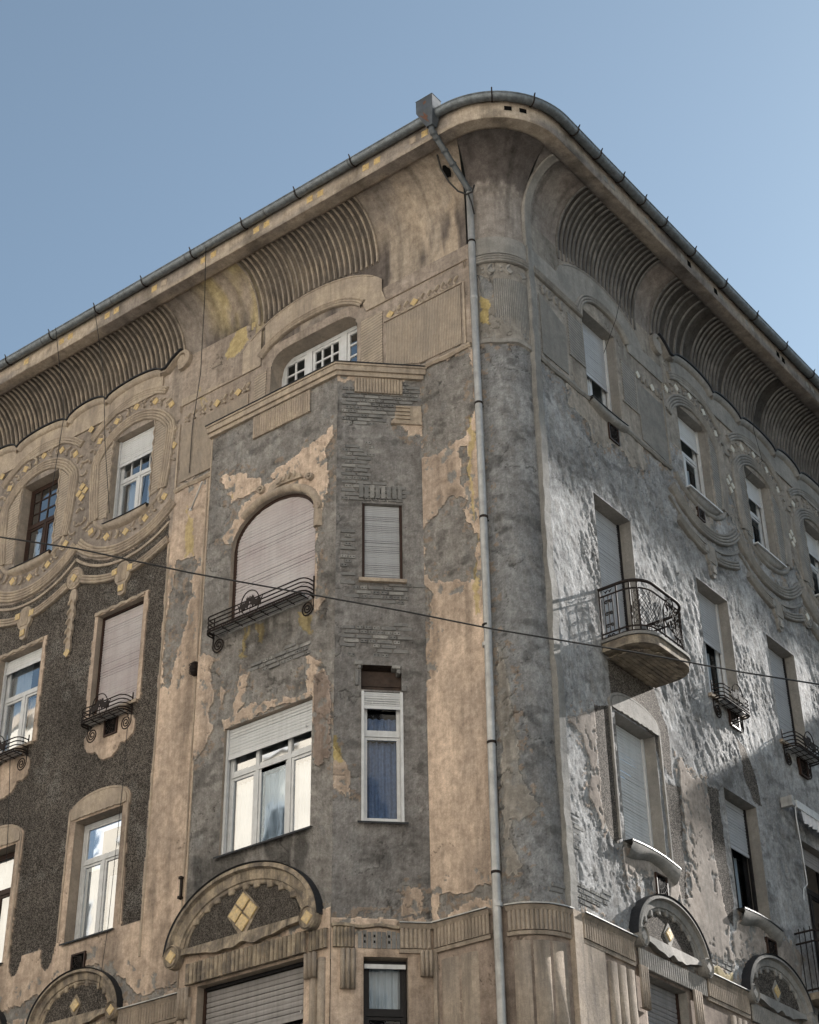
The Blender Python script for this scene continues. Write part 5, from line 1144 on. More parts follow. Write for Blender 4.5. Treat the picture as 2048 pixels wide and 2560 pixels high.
# wide window of the top floor
win = window(FL, 3.16, 5.19, 19.25, 21.0, 'wide white window with small panes standing behind the bay parapet', dp=.30, col='white', transom=None, mull=(), rev='reveal', arch=lambda u: 20.62+.40*np.clip(1-np.abs((np.asarray(u)-4.175)/1.015)**7, 0, 1)**.5)
mb = MB(); d = -.30
frp = [(5.17, 19.2), (5.17, 20.72), (5.10, 20.90), (4.95, 20.96), (3.14, 20.97)]
mb.sweep(FL, frp, [(-.04, d-.05), (-.04, d), (.04, d), (.04, d-.05)])
for u in (4.52, 3.71): mb.box(FL, u-.065, u+.065, 19.2, 20.94, d-.05, d+.01)
o = child(mb, 'window_frame', 'white', win)
for a, b, n in ((4.59, 5.13, 2), (3.78, 4.45, 3), (3.14, 3.64, 2)):
    mb = MB(); frame_bars(mb, FL, a, b, 19.3, 20.92, d-.008, .06, .035)
    for i in range(1, n): x = a+(b-a)*i/n; mb.box(FL, x-.02, x+.02, 19.34, 20.88, d-.035, d-.010)
    for z in (19.72, 20.06, 20.36, 20.62): mb.box(FL, a+.04, b-.04, z-.018, z+.018, d-.034, d-.011)
    child(mb, 'sash', 'white', win); mb = MB(); mb.add([FL.P(u, z, d-.028) for u, z in ((a+.04, 19.34), (b-.04, 19.34), (b-.04, 20.88), (a+.04, 20.88))], [(0, 1, 2, 3)]); child(mb, 'pane', 'glass', win)
for ch in list(win.children)[-7:]: ch.matrix_parent_inverse = Matrix.Translation(-win.location)
# bay: arched shutter window
win = window(FB, 3.185, 4.995, 14.75, 17.0, 'large arched window of the bay closed by a mauve grey roller shutter', dp=.14, col='brown', arch=archB, shutter=14.80, smat='shut_lilac', pitch=.055, one=True)
mb = MB(); pts = [(3.215, 14.76), (3.215, 16.28)]+[(4.09-.875*math.cos(a), 16.28+.655*math.sin(a)) for a in np.linspace(.05, math.pi-.05, 34)]+[(4.965, 16.28), (4.965, 14.76)]
mb.sweep(FB, pts, [(-.03, -.15), (-.03, -.07), (.03, -.07), (.03, -.15)]); o = child(mb, 'window_frame', 'brown', win); o.matrix_parent_inverse = Matrix.Translation(-win.location)
mb = MB(); mb.box(FB, 3.22, 4.96, 14.72, 14.76, -.16, .02); o = child(mb, 'sill', 'zinc', win); o.matrix_parent_inverse = Matrix.Translation(-win.location)
window(FB, 3.18, 4.95, 10.99, 13.06, 'wide three part white window of the bay under a half lowered shutter', dp=.13, transom=12.29, mull=((4.36, 10.99, 12.6), (3.72, 10.99, 12.6)), fw=.06, shutter=12.60, smat='shut_white', sill='metal', curt=((3.25, 3.7, 11.05, 12.2), (3.8, 4.3, 11.05, 12.2), (4.42, 4.88, 11.05, 12.2)))
window(FB, 3.24, 5.24, 7.6, 9.14, 'wide first floor window of the bay behind dull wide shutter slats', dp=.22, col='black', rev='reveal', shutter=8.42, smat='shut_dark', pitch=.075, one=True, boxh=.05)
# chamfer windows
window(FC, .41, 1.045, 14.95, 16.33, 'small window of the bay corner closed by a grey shutter in a brown frame', dp=.12, col='brown', shutter=15.0, smat='shut_grey', pitch=.034, sill='stone', rev='reveal_r')
window(FC, .40, 1.02, 10.98, 13.03, 'narrow tall white window of the bay corner with a blue lace curtain', dp=.06, transom=12.36, fw=.05, shutter=12.80, smat='shut_white', pitch=.036, sill='metal', cmat='curtain_blue', curt=((.45, .97, 11.05, 12.3), (.45, .97, 12.4, 12.68)), rev='reveal_r')
window(FC, .44, 1.04, 7.6, 9.06, 'small black framed window of the bay corner with a bleached paper blind', dp=.14, col='black', transom=8.33, fw=.045, cmat='curtain', curt=((.48, 1.0, 8.4, 9.0),))
mb = MB(); mb.box(FC, .46, 1.02, 8.93, 8.99, -.12, -.09); part(mb, 'blind_rail', 'white')
# charred box of the lost shutter above the narrow window
for i, (z0, z1) in enumerate(((13.06, 13.17), (13.175, 13.30), (13.305, 13.42))):
    mb = MB(); mb.box(FC, .38, 1.02, z0, z1, -.16, -.13+.012*(i % 2)); part(mb, 'plank', 'wood')
mb = MB(); mb.add([FC.P(u, z, d) for (u, z) in ((.40, 13.06), (.40, 13.47), (1.0, 13.47), (1.0, 13.06)) for d in (0, -.2)], [(0, 1, 3, 2), (2, 3, 5, 4), (4, 5, 7, 6), (6, 7, 1, 0)]); mb.add([FC.P(u, z, -.2) for u, z in ((.38, 13.0), (1.02, 13.0), (1.02, 13.5), (.38, 13.5))], [(0, 1, 2, 3)]); part(mb, 'shutter_box_niche', 'wood')
# right front
RV = dict(rev='reveal_r')
window(FR, 2.35, 3.43, 18.97, 20.96, 'arched window near the rounded corner with a half open blue grey shutter', dp=.26, shutter=19.82, smat='shut_grey', transom=None, mull=((2.89, 18.97, 20.96),), sill='curved_r', curt=((2.45, 2.8, 19.0, 19.9),), **RV)
for i, x in enumerate(XC):
    window(FR, x-.54, x+.54, 18.8, 20.7, ('first', 'second', 'third', 'fourth')[i]+' ringed window from the corner on the shaded top storey', dp=.24, shutter=(20.22, 20.26, 20.2, 20.0)[i], smat='shut_white', transom=19.93, mull=((x, 18.8, 19.93),), sill='white', curt=((x-.4, x+.4, 18.9, 19.8),), **RV)
window(FR, 2.24, 3.37, 14.02, 16.99, 'tall balcony door closed by a pale grey roller shutter', dp=.30, col='black', shutter=14.07, smat='shut_grey', pitch=.046, **RV)
window(FR, 5.55, 6.66, 14.62, 16.9, 'window with a half lowered shutter over the sunlit flower guard', dp=.28, col='white', shutter=15.93, smat='shut_grey', pitch=.05, mull=((6.1, 14.62, 16.9),), sill='stone', curt=((5.65, 6.0, 14.7, 15.9), (6.2, 6.5, 14.7, 15.9)), **RV)
window(FR, 8.12, 9.22, 14.7, 16.85, 'window closed by a pale grey shutter, most of it in shade', dp=.28, col='black', shutter=14.75, smat='shut_grey', pitch=.05, sill='stone', **RV)
window(FR, 10.68, 11.78, 14.65, 16.85, 'window at the right edge of the third storey', dp=.2, col='black', shutter=15.2, smat='shut_grey', sill='stone', **RV)
window(FR, 2.31, 3.47, 10.97, 13.07, 'window under the balcony closed by a bright white shutter', dp=.28, col='white', shutter=11.02, smat='shut_white', pitch=.05, sill=None, **RV)
window(FR, 5.62, 6.73, 10.85, 12.95, 'dark window between pebbled strips with a half lowered grey shutter', dp=.28, col='black', shutter=12.14, smat='shut_grey', pitch=.055, mull=((6.17, 10.85, 12.95),), curt=((5.7, 6.1, 10.9, 12.1), (6.24, 6.6, 10.9, 12.1)), **RV)
window(FR, 8.27, 9.4, 10.3, 12.87, 'dark balcony door behind the iron railing at the right edge', dp=.2, col='black', shutter=12.6, smat='shut_dark', transom=12.1, mull=((8.83, 10.3, 12.1),), curt=((8.35, 8.8, 10.4, 12.0),), **RV)
window(FR, 2.5, 3.66, 7.6, 9.1, 'shuttered first floor window under the arched hood of the right front', dp=.22, col='black', shutter=7.7, smat='shut_dark', pitch=.07, **RV)
# long apron sills of the right front with their sheet metal
for u0, u1, z, nm in ((2.26, 3.62, 10.97, 'a'), (5.56, 6.86, 10.86, 'b')):
    us = np.linspace(u0, u1, 22); t = np.linspace(0, 1, 22); top = z+.03*np.sin(t*math.pi*1.0)-.05*t**3; lo = top-.17-.05*np.sin(t*math.pi*2+1.2)
    mb = MB(); mb.grid(np.stack([FR.P(us, top, -.2), FR.P(us, top-.01, .13), FR.P(us, top-.05, .15), FR.P(us, lo, .06), FR.P(us, lo-.03, -.01)], 1)); part(mb, 'sill', 'trim_r', smooth=True)
    mb = MB(); mb.grid(np.stack([FR.P(us, top+.02, -.15), FR.P(us, top+.004, .15), FR.P(us, top-.02, .153)], 1)); part(mb, 'sill_flashing', 'flash')
# light jamb surrounds of the second-floor windows with their arched heads
for fr, a, b, z0, z1, hh, lm in ((FL, *LW2[0], 10.95, 13.04, .36, 'trim'), (FL, *LW2[1], 10.95, 13.04, .36, 'trim'), (FR, 2.31, 3.47, 10.98, 13.09, .32, 'trim_r')):
    c = (a+b)/2; hw = (b-a)/2; out = [(a-.15, z0), (a-.14, z1+.04)]+[(c+(hw+.14)*math.sin(g), z1+.05+hh*math.cos(g)**.8) for g in np.linspace(-1.5, 1.5, 22)]+[(b+.14, z1+.04), (b+.15, z0)]
    sweep_part(fr, [(p[0]+.004*math.sin(i*2.), p[1]) for i, p in enumerate(out)], [(-.022, -.02), (-.018, .025), (.018, .025), (.022, -.02)], 'surround_edge', lm)
    head = [(a-.1, z1+.02)]+[(c+(hw+.11)*math.sin(g), z1+.05+(hh-.03)*math.cos(g)**.8) for g in np.linspace(-1.5, 1.5, 20)]+[(b+.1, z1+.02)]
    lo = [(b+.1-(b-a+.2)*i/24, z1+.012+.022*math.sin(i*1.9)**2*(1 if 3 < i < 21 else 0)) for i in range(25)]
    mb = MB(); mb.plate(fr, head+lo[1:-1], -.01, .03); part(mb, 'window_head', lm)
for (a, b), z in ((LW3[0], 17.0), (LW3[1], 17.0)):   # wavy lintel edges
    sweep_part(FL, [(a-.03+(b-a+.1)*i/26, z+.03+.016*math.sin(i*1.2)) for i in range(27)], [(-.03, -.01), (-.025, .03), (.025, .035), (.03, -.01)], 'lintel_edge', 'trim')
# ------------------------------------------------------------------ gutter, downpipe
def eave_line(off, z, step=.05):
    pts = [(-off, y, z) for y in np.arange(14.6, SC, -.4)]; R = SC+off
    pts += [(SC-R*math.cos(a), SC-R*math.sin(a), z) for a in np.linspace(0, math.pi/2, 22)]; pts += [(x, -off, z) for x in np.arange(SC+.4, 14.7, .4)]
    return pts
def gut_mesh():
    pts = np.array(eave_line(1.115, 23.275)); mb = MB(); R = []
    T = np.gradient(pts, axis=0); T /= np.linalg.norm(T, axis=1)[:, None]; Nn = np.stack([T[:, 1]*1, -T[:, 0], T[:, 2]*0], 1)
    s_ = np.sign((Nn*(pts-np.array([8, 8, 0]))).sum(1))[:, None]; Nn = Nn*s_
    ang = np.linspace(math.radians(-8), math.radians(188), 15)
    P = np.stack([pts+Nn*(.088*math.cos(a))+np.array([0, 0, -.088*math.sin(a)]) for a in ang], 1); mb.grid(P)
    # rolled bead at the outer lip
    lip = P[:, 0]; mb2 = MB(); mb2.tube(lip, .014, 6); return mb, mb2, P
g1, g2, GP = gut_mesh()
GUT = empty('roof_gutter', 'half round zinc gutter running along the eaves and round the corner', 'gutter', loc=(-.7, -.7, 23.275))
GI = Matrix.Translation(-GUT.location)
def gpart(mb, name, mat, **kw):
    o = mb.build(name, M[mat], GUT, **kw); o.matrix_parent_inverse = GI; return o
GI = Matrix.Translation(Vector((.7, .7, -23.275)))
gpart(g1, 'trough', 'gutter', smooth=True); gpart(g2, 'bead', 'gutter', smooth=True)
def bracket(px, py, nx, ny):
    mb = MB(); pts = [(px+nx*(.10*math.cos(a)), py+ny*(.10*math.cos(a)), 23.275-.10*math.sin(a)) for a in np.linspace(math.radians(-40), math.radians(200), 14)]
    tip = (px+nx*.125, py+ny*.125, 23.275+.07); pts = [(px+nx*.10, py+ny*.10, 23.275+.03), tip]+pts[1:]
    mb.tube(pts, .013, 5); gpart(mb, 'bracket', 'iron')
for i in range(11): bracket(-1.115, .95+.2+1.3*i-.1, -1, 0) if i else None
for a in (35, 62): g = math.radians(a); R = SC+1.115; bracket(SC-R*math.cos(g), SC-R*math.sin(g), -math.cos(g), -math.sin(g))
for x in (.72, 1.45, 2.2, 2.95, 3.7, 4.75, 5.95, 7.2, 8.45, 9.65, 10.9, 12.1, 13.3): bracket(x, -1.115, 0, -1)
for i in range(7):      # soldered joints
    y = 2.4+2*i; mb = MB(); pts = [(-1.115-.0915*math.cos(a), y, 23.275-.0915*math.sin(a)) for a in np.linspace(0, math.pi, 12)]; pts2 = [(p[0], p[1]+.03, p[2]) for p in pts]; mb.grid(np.array([pts, pts2])); gpart(mb, 'joint', 'zinc_dark')
PIPE = empty('downpipe', 'long grey zinc downpipe with rain hopper standing in the joint beside the rounded corner', 'downpipe', loc=(-.08, .60, 0))
PI_ = Matrix.Translation(Vector((.08, -.60, 0)))
def ppart(mb, name, mat, **kw):
    o = mb.build(name, M[mat], PIPE, **kw); o.matrix_parent_inverse = PI_; return o
px, py = -.075, .60
mb = MB(); mb.tube([(px, py, 22.28), (px, py, 18), (px, py+.01, 14), (px, py+.045, 11), (px, py+.06, 9.5), (px, py+.06, .25)], .060, 16); ppart(mb, 'pipe', 'zinc', smooth=True)
neck = np.array([-1.13, .60, 22.93]); bend = np.array([px, py, 22.30])
mb = MB(); mb.tube([neck+[0, 0, .12], neck, bend+[-.03, 0, .02], bend+[0, 0, -.10]], .056, 14); ppart(mb, 'slanted_pipe', 'zinc_dark', smooth=True)
mb = MB(); dv = (bend-neck)/np.linalg.norm(bend-neck)
for t in (.04, .12, .33, .55, .97): mb = MB(); mb.tube([neck+dv*1.22*t, neck+dv*(1.22*t+.035)], .068, 14); ppart(mb, 'pipe_collar', 'zinc_dark')
for z in (21.13, 17.74, 15.6, 13.74, 11.87, 9.97): mb = MB(); yy = py+(.0 if z > 14 else .03 if z > 11 else .055); mb.tube([(px, yy, z-.018), (px, yy, z+.018)], .069, 16); mb.box(FL, yy-.012, yy+.012, z-.012, z+.012, -.05, .05); ppart(mb, 'pipe_clamp', 'iron')
for z in (19.9, 17.1, 13.43, 9.52): mb = MB(); yy = py+(.0 if z > 14 else .045); mb.tube([(px, yy, z-.03), (px, yy, z+.03)], [.064, .0655], 16); ppart(mb, 'pipe_collar', 'zinc')
hx0, hx1, hy0, hy1 = -1.28, -1.03, .46, .81
mb = MB(); v = [(hx0, hy0, 23.32), (hx1, hy0, 23.32), (hx1, hy1, 23.32), (hx0, hy1, 23.32), (hx0, hy0, 23.60), (hx1, hy0, 23.60), (hx1, hy1, 23.60), (hx0, hy1, 23.60)]
r_ = .062; lo = [(neck[0]+r_*a, neck[1]+r_*b, 22.99) for a, b in ((-1, -1), (1, -1), (1, 1), (-1, 1))]
mb.add(v, [(0, 1, 5, 4), (1, 2, 6, 5), (2, 3, 7, 6), (3, 0, 4, 7)]); mb.add(v[:4]+lo, [(0, 1, 5, 4), (1, 2, 6, 5), (2, 3, 7, 6), (3, 0, 4, 7)])
rim = [(x, y, 23.60) for x, y in ((hx0, hy0), (hx1, hy0), (hx1, hy1), (hx0, hy1))]; mb.tube(rim, .012, 5, closed=True); ppart(mb, 'hopper', 'hopper')
for pts in ([(hx0-.002, .60, 23.45), (hx0-.002, .65, 23.44), (hx0-.002, .66, 23.49), (hx0-.002, .62, 23.52), (hx0-.002, .585, 23.49)], ):
    mb = MB(); mb.add(pts, [tuple(range(5))]); ppart(mb, 'rust_patch', 'rust')
mb = MB(); q = lambda t, y: (hx0+(neck[0]-r_-hx0)*t-.004, hy0+(neck[1]-r_-hy0)*t+y*(1-t), 23.32-.36*t); mb.add([q(.1, .22), q(.45, .16), q(.5, .24), q(.8, .28), q(.5, .34), q(.15, .34), q(.35, .27)], [(0, 1, 2, 6), (6, 2, 3, 4), (6, 4, 5)]); ppart(mb, 'rust_patch', 'rust')
# paired square tiles on the fascia
for i in range(10):
    c = .97+1.0 if False else None
for c in (.97, 2.03, 3.33, 4.62, 5.96, 7.25, 8.55, 9.86, 11.16, 12.46):
    for dy in (-.13, .13): tile(FL, c+dy, 23.10, .14, 0, 1.0, 'tile' if random.random() < .8 else 'trim', .012)
for g in (46, 57):
    a = math.radians(g); R = SC+1.004; fr = CylFrame(); fr.c = SC; fr.r = R
    mb = MB(); us = np.linspace(a*R-.065, a*R+.065, 4); mb.grid(np.stack([fr.P(us, us*0+23.05, .004), fr.P(us, us*0+23.15, .004)], 1)); part(mb, 'lost_tile_socket', 'hole')
for c in (2.0, 3.4, 4.7, 5.95, 7.2, 8.5, 9.8):
    for dx in (-.12, .12): tile(FR, c+dx, 23.08, .13, random.uniform(-4, 4), 1.0, 'trim_r' if random.random() < .8 else 'hole', .012)
# hole in the cove with the hanging cable loop
rr = random.Random(3); mb = MB(); pts = []
for i in range(14):
    a = i*math.pi/7; u = .88+.075*math.sin(a)*rr.uniform(.75, 1.2); z = 22.74+.085*math.cos(a)*rr.uniform(.8, 1.15); pts.append(FL.P(u, z-.02, cove_pt(z)+.03))
mb.add(pts, [tuple(range(14))]); part(mb, 'broken_hole', 'hole')
lp = [(.86, 22.98, .62), (.94, 22.86, .60), (.93, 22.60, .52), (.84, 22.30, .42), (.72, 22.08, .33), (.58, 21.96, .28), (.48, 21.98, .25), (.44, 22.12, .24)]
mb = MB(); mb.tube([FL.P(u-.06, z+.06, d) for u, z, d in lp], .017, 6); mb.tube([FL.P(.50, 22.03, .26), FL.P(.47, 21.85, .22), FL.P(.46, 21.62, .16)], .014, 6); o = mb.build('cable_loop', M['cable'], smooth=True)
tag(o, 'black cable hanging in a loop below the rain hopper', 'cable')
# ------------------------------------------------------------------ balcony with its iron railing
def bal_plan(o, z, n=10, x0=2.10, x1=3.66, dd=.80, r=.42):
    pts = [(x0-o, 0)]; a0 = [(x0+r, dd-r, math.pi, math.pi/2), (x1-r, dd-r, math.pi/2, 0)]
    for cx, cd_, s0, s1 in a0:
        for t in np.linspace(s0, s1, n): pts.append((cx+(r+o)*math.cos(t), cd_+(r+o)*math.sin(t)))
    pts.append((x1+o, 0)); return [(x, -d, z) for x, d in pts]
BAL = bpy.data.objects.new('balcony', None); link(BAL, BLD); BAL['label'] = 'rounded balcony slab with flaking underside and wrought iron railing'; BAL.location = (2.9, 0, 14.0); BI = Matrix.Translation(Vector((-2.9, 0, -14.0)))
def bpart(mb, name, mat, **kw):
    o = mb.build(name, M[mat], BAL, **kw); o.matrix_parent_inverse = BI; return o
M['balc_under'] = stucco('balcony_underside', (.46, .39, .30), (.20, .17, .145), stain=(.06, .048, .042), amt=.8, scale=4, bump=.02)
mb = MB(); mb.prism([(x, y) for x, y, z in bal_plan(0, 0)], 13.98, 14.12); bpart(mb, 'slab', 'balc_under')
mb = MB(); mb.prism([(x, y) for x, y, z in bal_plan(.035, 0)], 14.122, 14.17); bpart(mb, 'slab_edge', 'strip')
mb = MB(); mb.prism([(x, y) for x, y, z in bal_plan(-.22, 0)], 13.93, 13.979); bpart(mb, 'slab_underlayer', 'balc_under')
ins = -.045; TOPZ = 15.10
def rail_path(z, o=ins, n=10): return bal_plan(o, z, n)
def along(path, t):
    p = np.array(path); s_ = np.concatenate([[0], np.cumsum(np.linalg.norm(np.diff(p, axis=0), axis=1))]); q = t*s_[-1]
    return np.array([np.interp(q, s_, p[:, i]) for i in range(3)])
mb = MB(); mb.tube([(2.12, .02, TOPZ+.0)]+rail_path(TOPZ)[0:]+[(3.70, .02, TOPZ)], .027, 8); bpart(mb, 'handrail', 'iron', smooth=True)
for i in range(9):      # worn courses of the vaulted underside
    d0_, d1_ = .04+i*.078, .04+i*.078+.066; xx = [p for p in bal_plan(-.10, 0, 16) if abs(p[1]) >= d1_-.03]; xs = [p[0] for p in xx]
    mb = MB(); z_ = 13.925-random.uniform(.0, .012); mb.prism([(min(xs)+random.uniform(0, .05), -d0_), (max(xs)-random.uniform(0, .12), -d0_), (max(xs)-random.uniform(0, .08), -d1_), (min(xs)+random.uniform(0, .05), -d1_)], z_, 13.9295); bpart(mb, 'underside_course', 'balc_under')
for z in (14.96, 14.30, 14.22): mb = MB(); mb.tube(rail_path(z), .015, 5); bpart(mb, 'rail_bar', 'iron')
PL = rail_path(0.); tt = [0, .115, .20, .245, .755, .80, .885, 1.0]
for t in tt: mb = MB(); a_ = along(PL, t); mb.tube([(a_[0], a_[1], 14.15), (a_[0], a_[1], TOPZ)], .017, 5); bpart(mb, 'post', 'iron')
for t in (.03, .058, .086, .914, .942, .97): mb = MB(); a_ = along(PL, t); mb.tube([(a_[0], a_[1], 14.30), (a_[0], a_[1], 14.96)], .010, 5); bpart(mb, 'baluster', 'iron')
def spiral3(c, U3, r, turns, sgn=1, n=22, start=0.):
    out = []
    for i in range(n):
        t = i/(n-1); g = start+sgn*turns*2*math.pi*t; q = r*(1-.8*t); out.append(c+U3*q*math.cos(g)+np.array([0, 0, 1.])*q*math.sin(g))
    return out
for side in (0, 1):
    ta, tb = ((.03, .086), (.914, .97))[side]
    A = along(PL, ta); B = along(PL, tb); U3 = (B-A)/np.linalg.norm(B-A)
    for z in (14.42, 14.63, 14.84):
        for s_, q in ((1, .25), (-1, .75)):
            mb = MB(); c = A+(B-A)*q; c[2] = z; mb.tube(spiral3(c, U3*s_, .036, 1.3), .010, 5); bpart(mb, 'scroll', 'iron')
    for q in (.25, .75):
        c = A+(B-A)*q; c[2] = 15.02; mb = MB(); mb.tube([c+U3*.04+[0, 0, .03], c+[0, 0, -.01], c-U3*.04+[0, 0, .035]], [.004, .016, .004], 5); bpart(mb, 'leaf_finial', 'iron')
        c = c.copy(); c[2] = 14.24; mb = MB(); mb.tube(spiral3(c, U3, .028, 1.), .009, 5); bpart(mb, 'scroll', 'iron')
# diamond wire mesh between the posts
for t0, t1 in ((.215, .43), (.57, .785)):
    mb = MB(); Ls = 1.0; n = 15
    tot = sum(np.linalg.norm(np.diff(np.array(PL), axis=0), axis=1)); w_ = (t1-t0)*tot; h_ = .60; z0 = 14.33
    for i in range(-9, 14):
        for sg in (1, -1):
            s0 = i*.062; pts = []
            for j in range(12):
                zz = j/11*h_; s_ = s0+sg*zz*.7+(0 if sg > 0 else h_*.35)
                if 0 <= s_ <= w_: a_ = along(PL, t0+s_/tot); pts.append((a_[0], a_[1], z0+zz))
            if len(pts) > 1: mb.tube(pts, .0045, 3, cap=False)
    bpart(mb, 'wire_mesh', 'iron', kind='stuff')
    for t in (t0, t1): mb = MB(); a_ = along(PL, t); mb.tube([(a_[0], a_[1], 14.33), (a_[0], a_[1], 14.93)], .007, 5); bpart(mb, 'mesh_frame', 'iron')
# oval medallion with scrolling leaves at the middle of the front
def fpt(s_, z, o=.0):   # s_ metres along the front from the railing centre
    tot = sum(np.linalg.norm(np.diff(np.array(PL), axis=0), axis=1)); a_ = along(PL, .5+s_/tot); return np.array([a_[0], a_[1]-o, z])
mb = MB(); mb.tube([fpt(.17*math.sin(a), 14.66+.30*math.cos(a), .03+.06*math.cos(a)**2) for a in np.linspace(0, 2*math.pi, 32)[:-1]], .010, 5, closed=True); bpart(mb, 'medallion_ring', 'iron')
rr = random.Random(5)
for i in range(15):
    s_, z = rr.uniform(-.15, .15), rr.uniform(14.42, 14.92); r_ = rr.uniform(.028, .06); c = fpt(s_, z, .05)
    mb = MB(); mb.tube([c+np.array([r_*(1-.75*t)*math.cos(8*t+i), -.02*t, r_*(1-.75*t)*math.sin(8*t+i)]) for t in np.linspace(0, 1, 18)], .008, 5); bpart(mb, 'scroll', 'iron')
for i in range(9):
    s_, z = rr.uniform(-.12, .12), rr.uniform(14.45, 14.9); c = fpt(s_, z, .07); a = rr.uniform(0, 6.28); v_ = np.array([math.cos(a), 0, math.sin(a)])*.06
    mb = MB(); mb.tube([c-v_, c-v_*.3+[0, -.012, .0], c+v_*.5, c+v_], [.003, .019, .014, .002], 5); bpart(mb, 'leaf', 'iron')
for s0, s1 in ((-.17, -.42), (.17, .42)):
    mb = MB(); mb.tube([fpt(s0, 14.42), fpt((s0+s1)/2, 14.38, .02), fpt(s1, 14.35)], .012, 5); bpart(mb, 'brace', 'iron')
# ------------------------------------------------------------------ window guards, grilles
def guard(fr, u0, u1, z, label, dp=.20, hh=.27, group='iron flower guards under third storey windows', birds=True, cu=None):
    loc = fr.P((u0+u1)/2, z-.1, 0); G = empty('window_guard', label, 'window guard', group, loc=tuple(loc)); I = Matrix.Translation(Vector(-loc))
    def gp(mb, name, mat='iron', **kw): o = mb.build(name, M[mat], G, **kw); o.matrix_parent_inverse = I
    def bar(zz, o=0.):
        r = .12; e = [(u1+o, 0), (u1+o, dp-r)]+[(u1+o-r+r*math.cos(t), dp-r+r*math.sin(t)) for t in np.linspace(.2, math.pi/2, 6)]+[(u0-o+r-r*math.cos(t), dp-r+r*math.sin(t)) for t in np.linspace(math.pi/2, .2, 6)]+[(u0-o, dp-r), (u0-o, 0)]
        return [fr.P(u, zz, d) for u, d in e]
    for k, zz in enumerate((z, z-.075, z-.15, z-.225, z-.27)): mb = MB(); mb.tube(bar(zz), .012 if k < 3 else .016, 6); gp(mb, 'rail_bar')
    for u in (u0, u1):
        mb = MB(); mb.tube([fr.P(u, z+.10, .01), fr.P(u, z-.30, .01)], .013, 6); gp(mb, 'wall_post')
    n = max(4, int((u1-u0)/.3))
    for i in range(n+1): u = u0+.1+(u1-u0-.2)*i/n; mb = MB(); mb.tube([fr.P(u, z-.275, 0), fr.P(u, z-.275, dp), fr.P(u, z-.225, dp)], .008, 5); gp(mb, 'floor_bar')
    for j in range(2): mb = MB(); mb.tube([fr.P(u0+.03, z-.275, .07+.09*j), fr.P(u1-.03, z-.275, .07+.09*j)], .006, 5); gp(mb, 'floor_bar')
    # pointed fringe along the bottom rail
    mb = MB(); k = int((u1-u0-.2)/.045)
    for i in range(k):
        u = u0+.1+i*.045; mb.add([fr.P(u, z-.225, dp), fr.P(u+.035, z-.225, dp), fr.P(u+.017, z-.265, dp), fr.P(u+.017, z-.232, dp+.006)], [(0, 1, 3), (1, 2, 3), (2, 0, 3), (0, 2, 1)])
    gp(mb, 'fringe', kind='stuff')
    mb = MB(); mb.box(fr, u0+.12, u1-.12, z-.262, z-.225, .03, dp-.035); gp(mb, 'drip_tray', 'white')
    c = cu if cu is not None else (u0+u1)/2; R = .19
    mb = MB(); mb.tube([fr.P(c+R*math.sin(a), z-.08+R*1.15*math.cos(a), dp+.02+.02*math.cos(a)) for a in np.linspace(0, 2*math.pi, 26)[:-1]], .010, 5, closed=True); gp(mb, 'ring')
    mb = MB(); mb.tube([fr.P(c, z-.24, dp+.02), fr.P(c, z+.02, dp+.02)], [.006, .008], 5); gp(mb, 'spear')
    BIRD = [(0, 0), (.025, .02), (.06, .0), (.085, .04), (.09, .085), (.12, .10), (.10, .125), (.105, .16), (.085, .135), (.06, .165), (.05, .13), (.035, .155), (.03, .10), (-.03, .08), (-.075, .11), (-.06, .06), (-.095, .05), (-.05, .03), (-.055, -.02), (-.02, .005)]
    if birds:
        for s_ in (1, -1):
            mb = MB(); mb.plate(fr, [(c+s_*(.115-x*1.05), z-.16+y*1.3) for x, y in BIRD], dp+.022, dp+.030); gp(mb, 'bird')
            for j in range(2):
                mb = MB(); uu = c+s_*(.17+.05*j); mb.plate(fr, [(uu, z-.2), (uu+s_*.02, z-.1), (uu+s_*.055, z-.02), (uu+s_*.005, z-.07), (uu-s_*.03, z-.03), (uu-s_*.02, z-.12)], dp+.02, dp+.027); gp(mb, 'leaf')
    for s_, u in ((1, u0+.12), (-1, u1-.12)):
        r = .10; pts = [fr.P(u-s_*.12, z-.28, .012), fr.P(u-s_*.12, z-.40, .012)]
        for t in np.linspace(0, 1, 34):
            g = math.pi+t*2*math.pi*2.4; q = .125*(1-.86*t); pts.append(fr.P(u+s_*q*math.cos(g), z-.43+q*1.1*math.sin(g)*1, .014))
        mb = MB(); mb.tube(pts, .012, 5); gp(mb, 'spiral_bracket')
    return G
guard(FB, 3.19, 5.29, 15.02, 'long wrought iron flower guard with two birds in a ring under the arched bay window', cu=4.30, dp=.22)
guard(FL, 8.14, 9.22, 14.99, 'bent iron flower guard with birds under the mauve shutter window on the dark wall', dp=.24)
guard(FL, 10.80, 11.88, 14.99, 'iron flower guard cut by the left picture edge under a white window', dp=.24)
guard(FR, 5.62, 6.62, 14.80, 'sunlit iron flower guard casting a lattice shadow to the right of the balcony', dp=.2)
guard(FR, 8.16, 9.18, 14.82, 'iron flower guard on the edge of the shade at the right picture side', dp=.26)
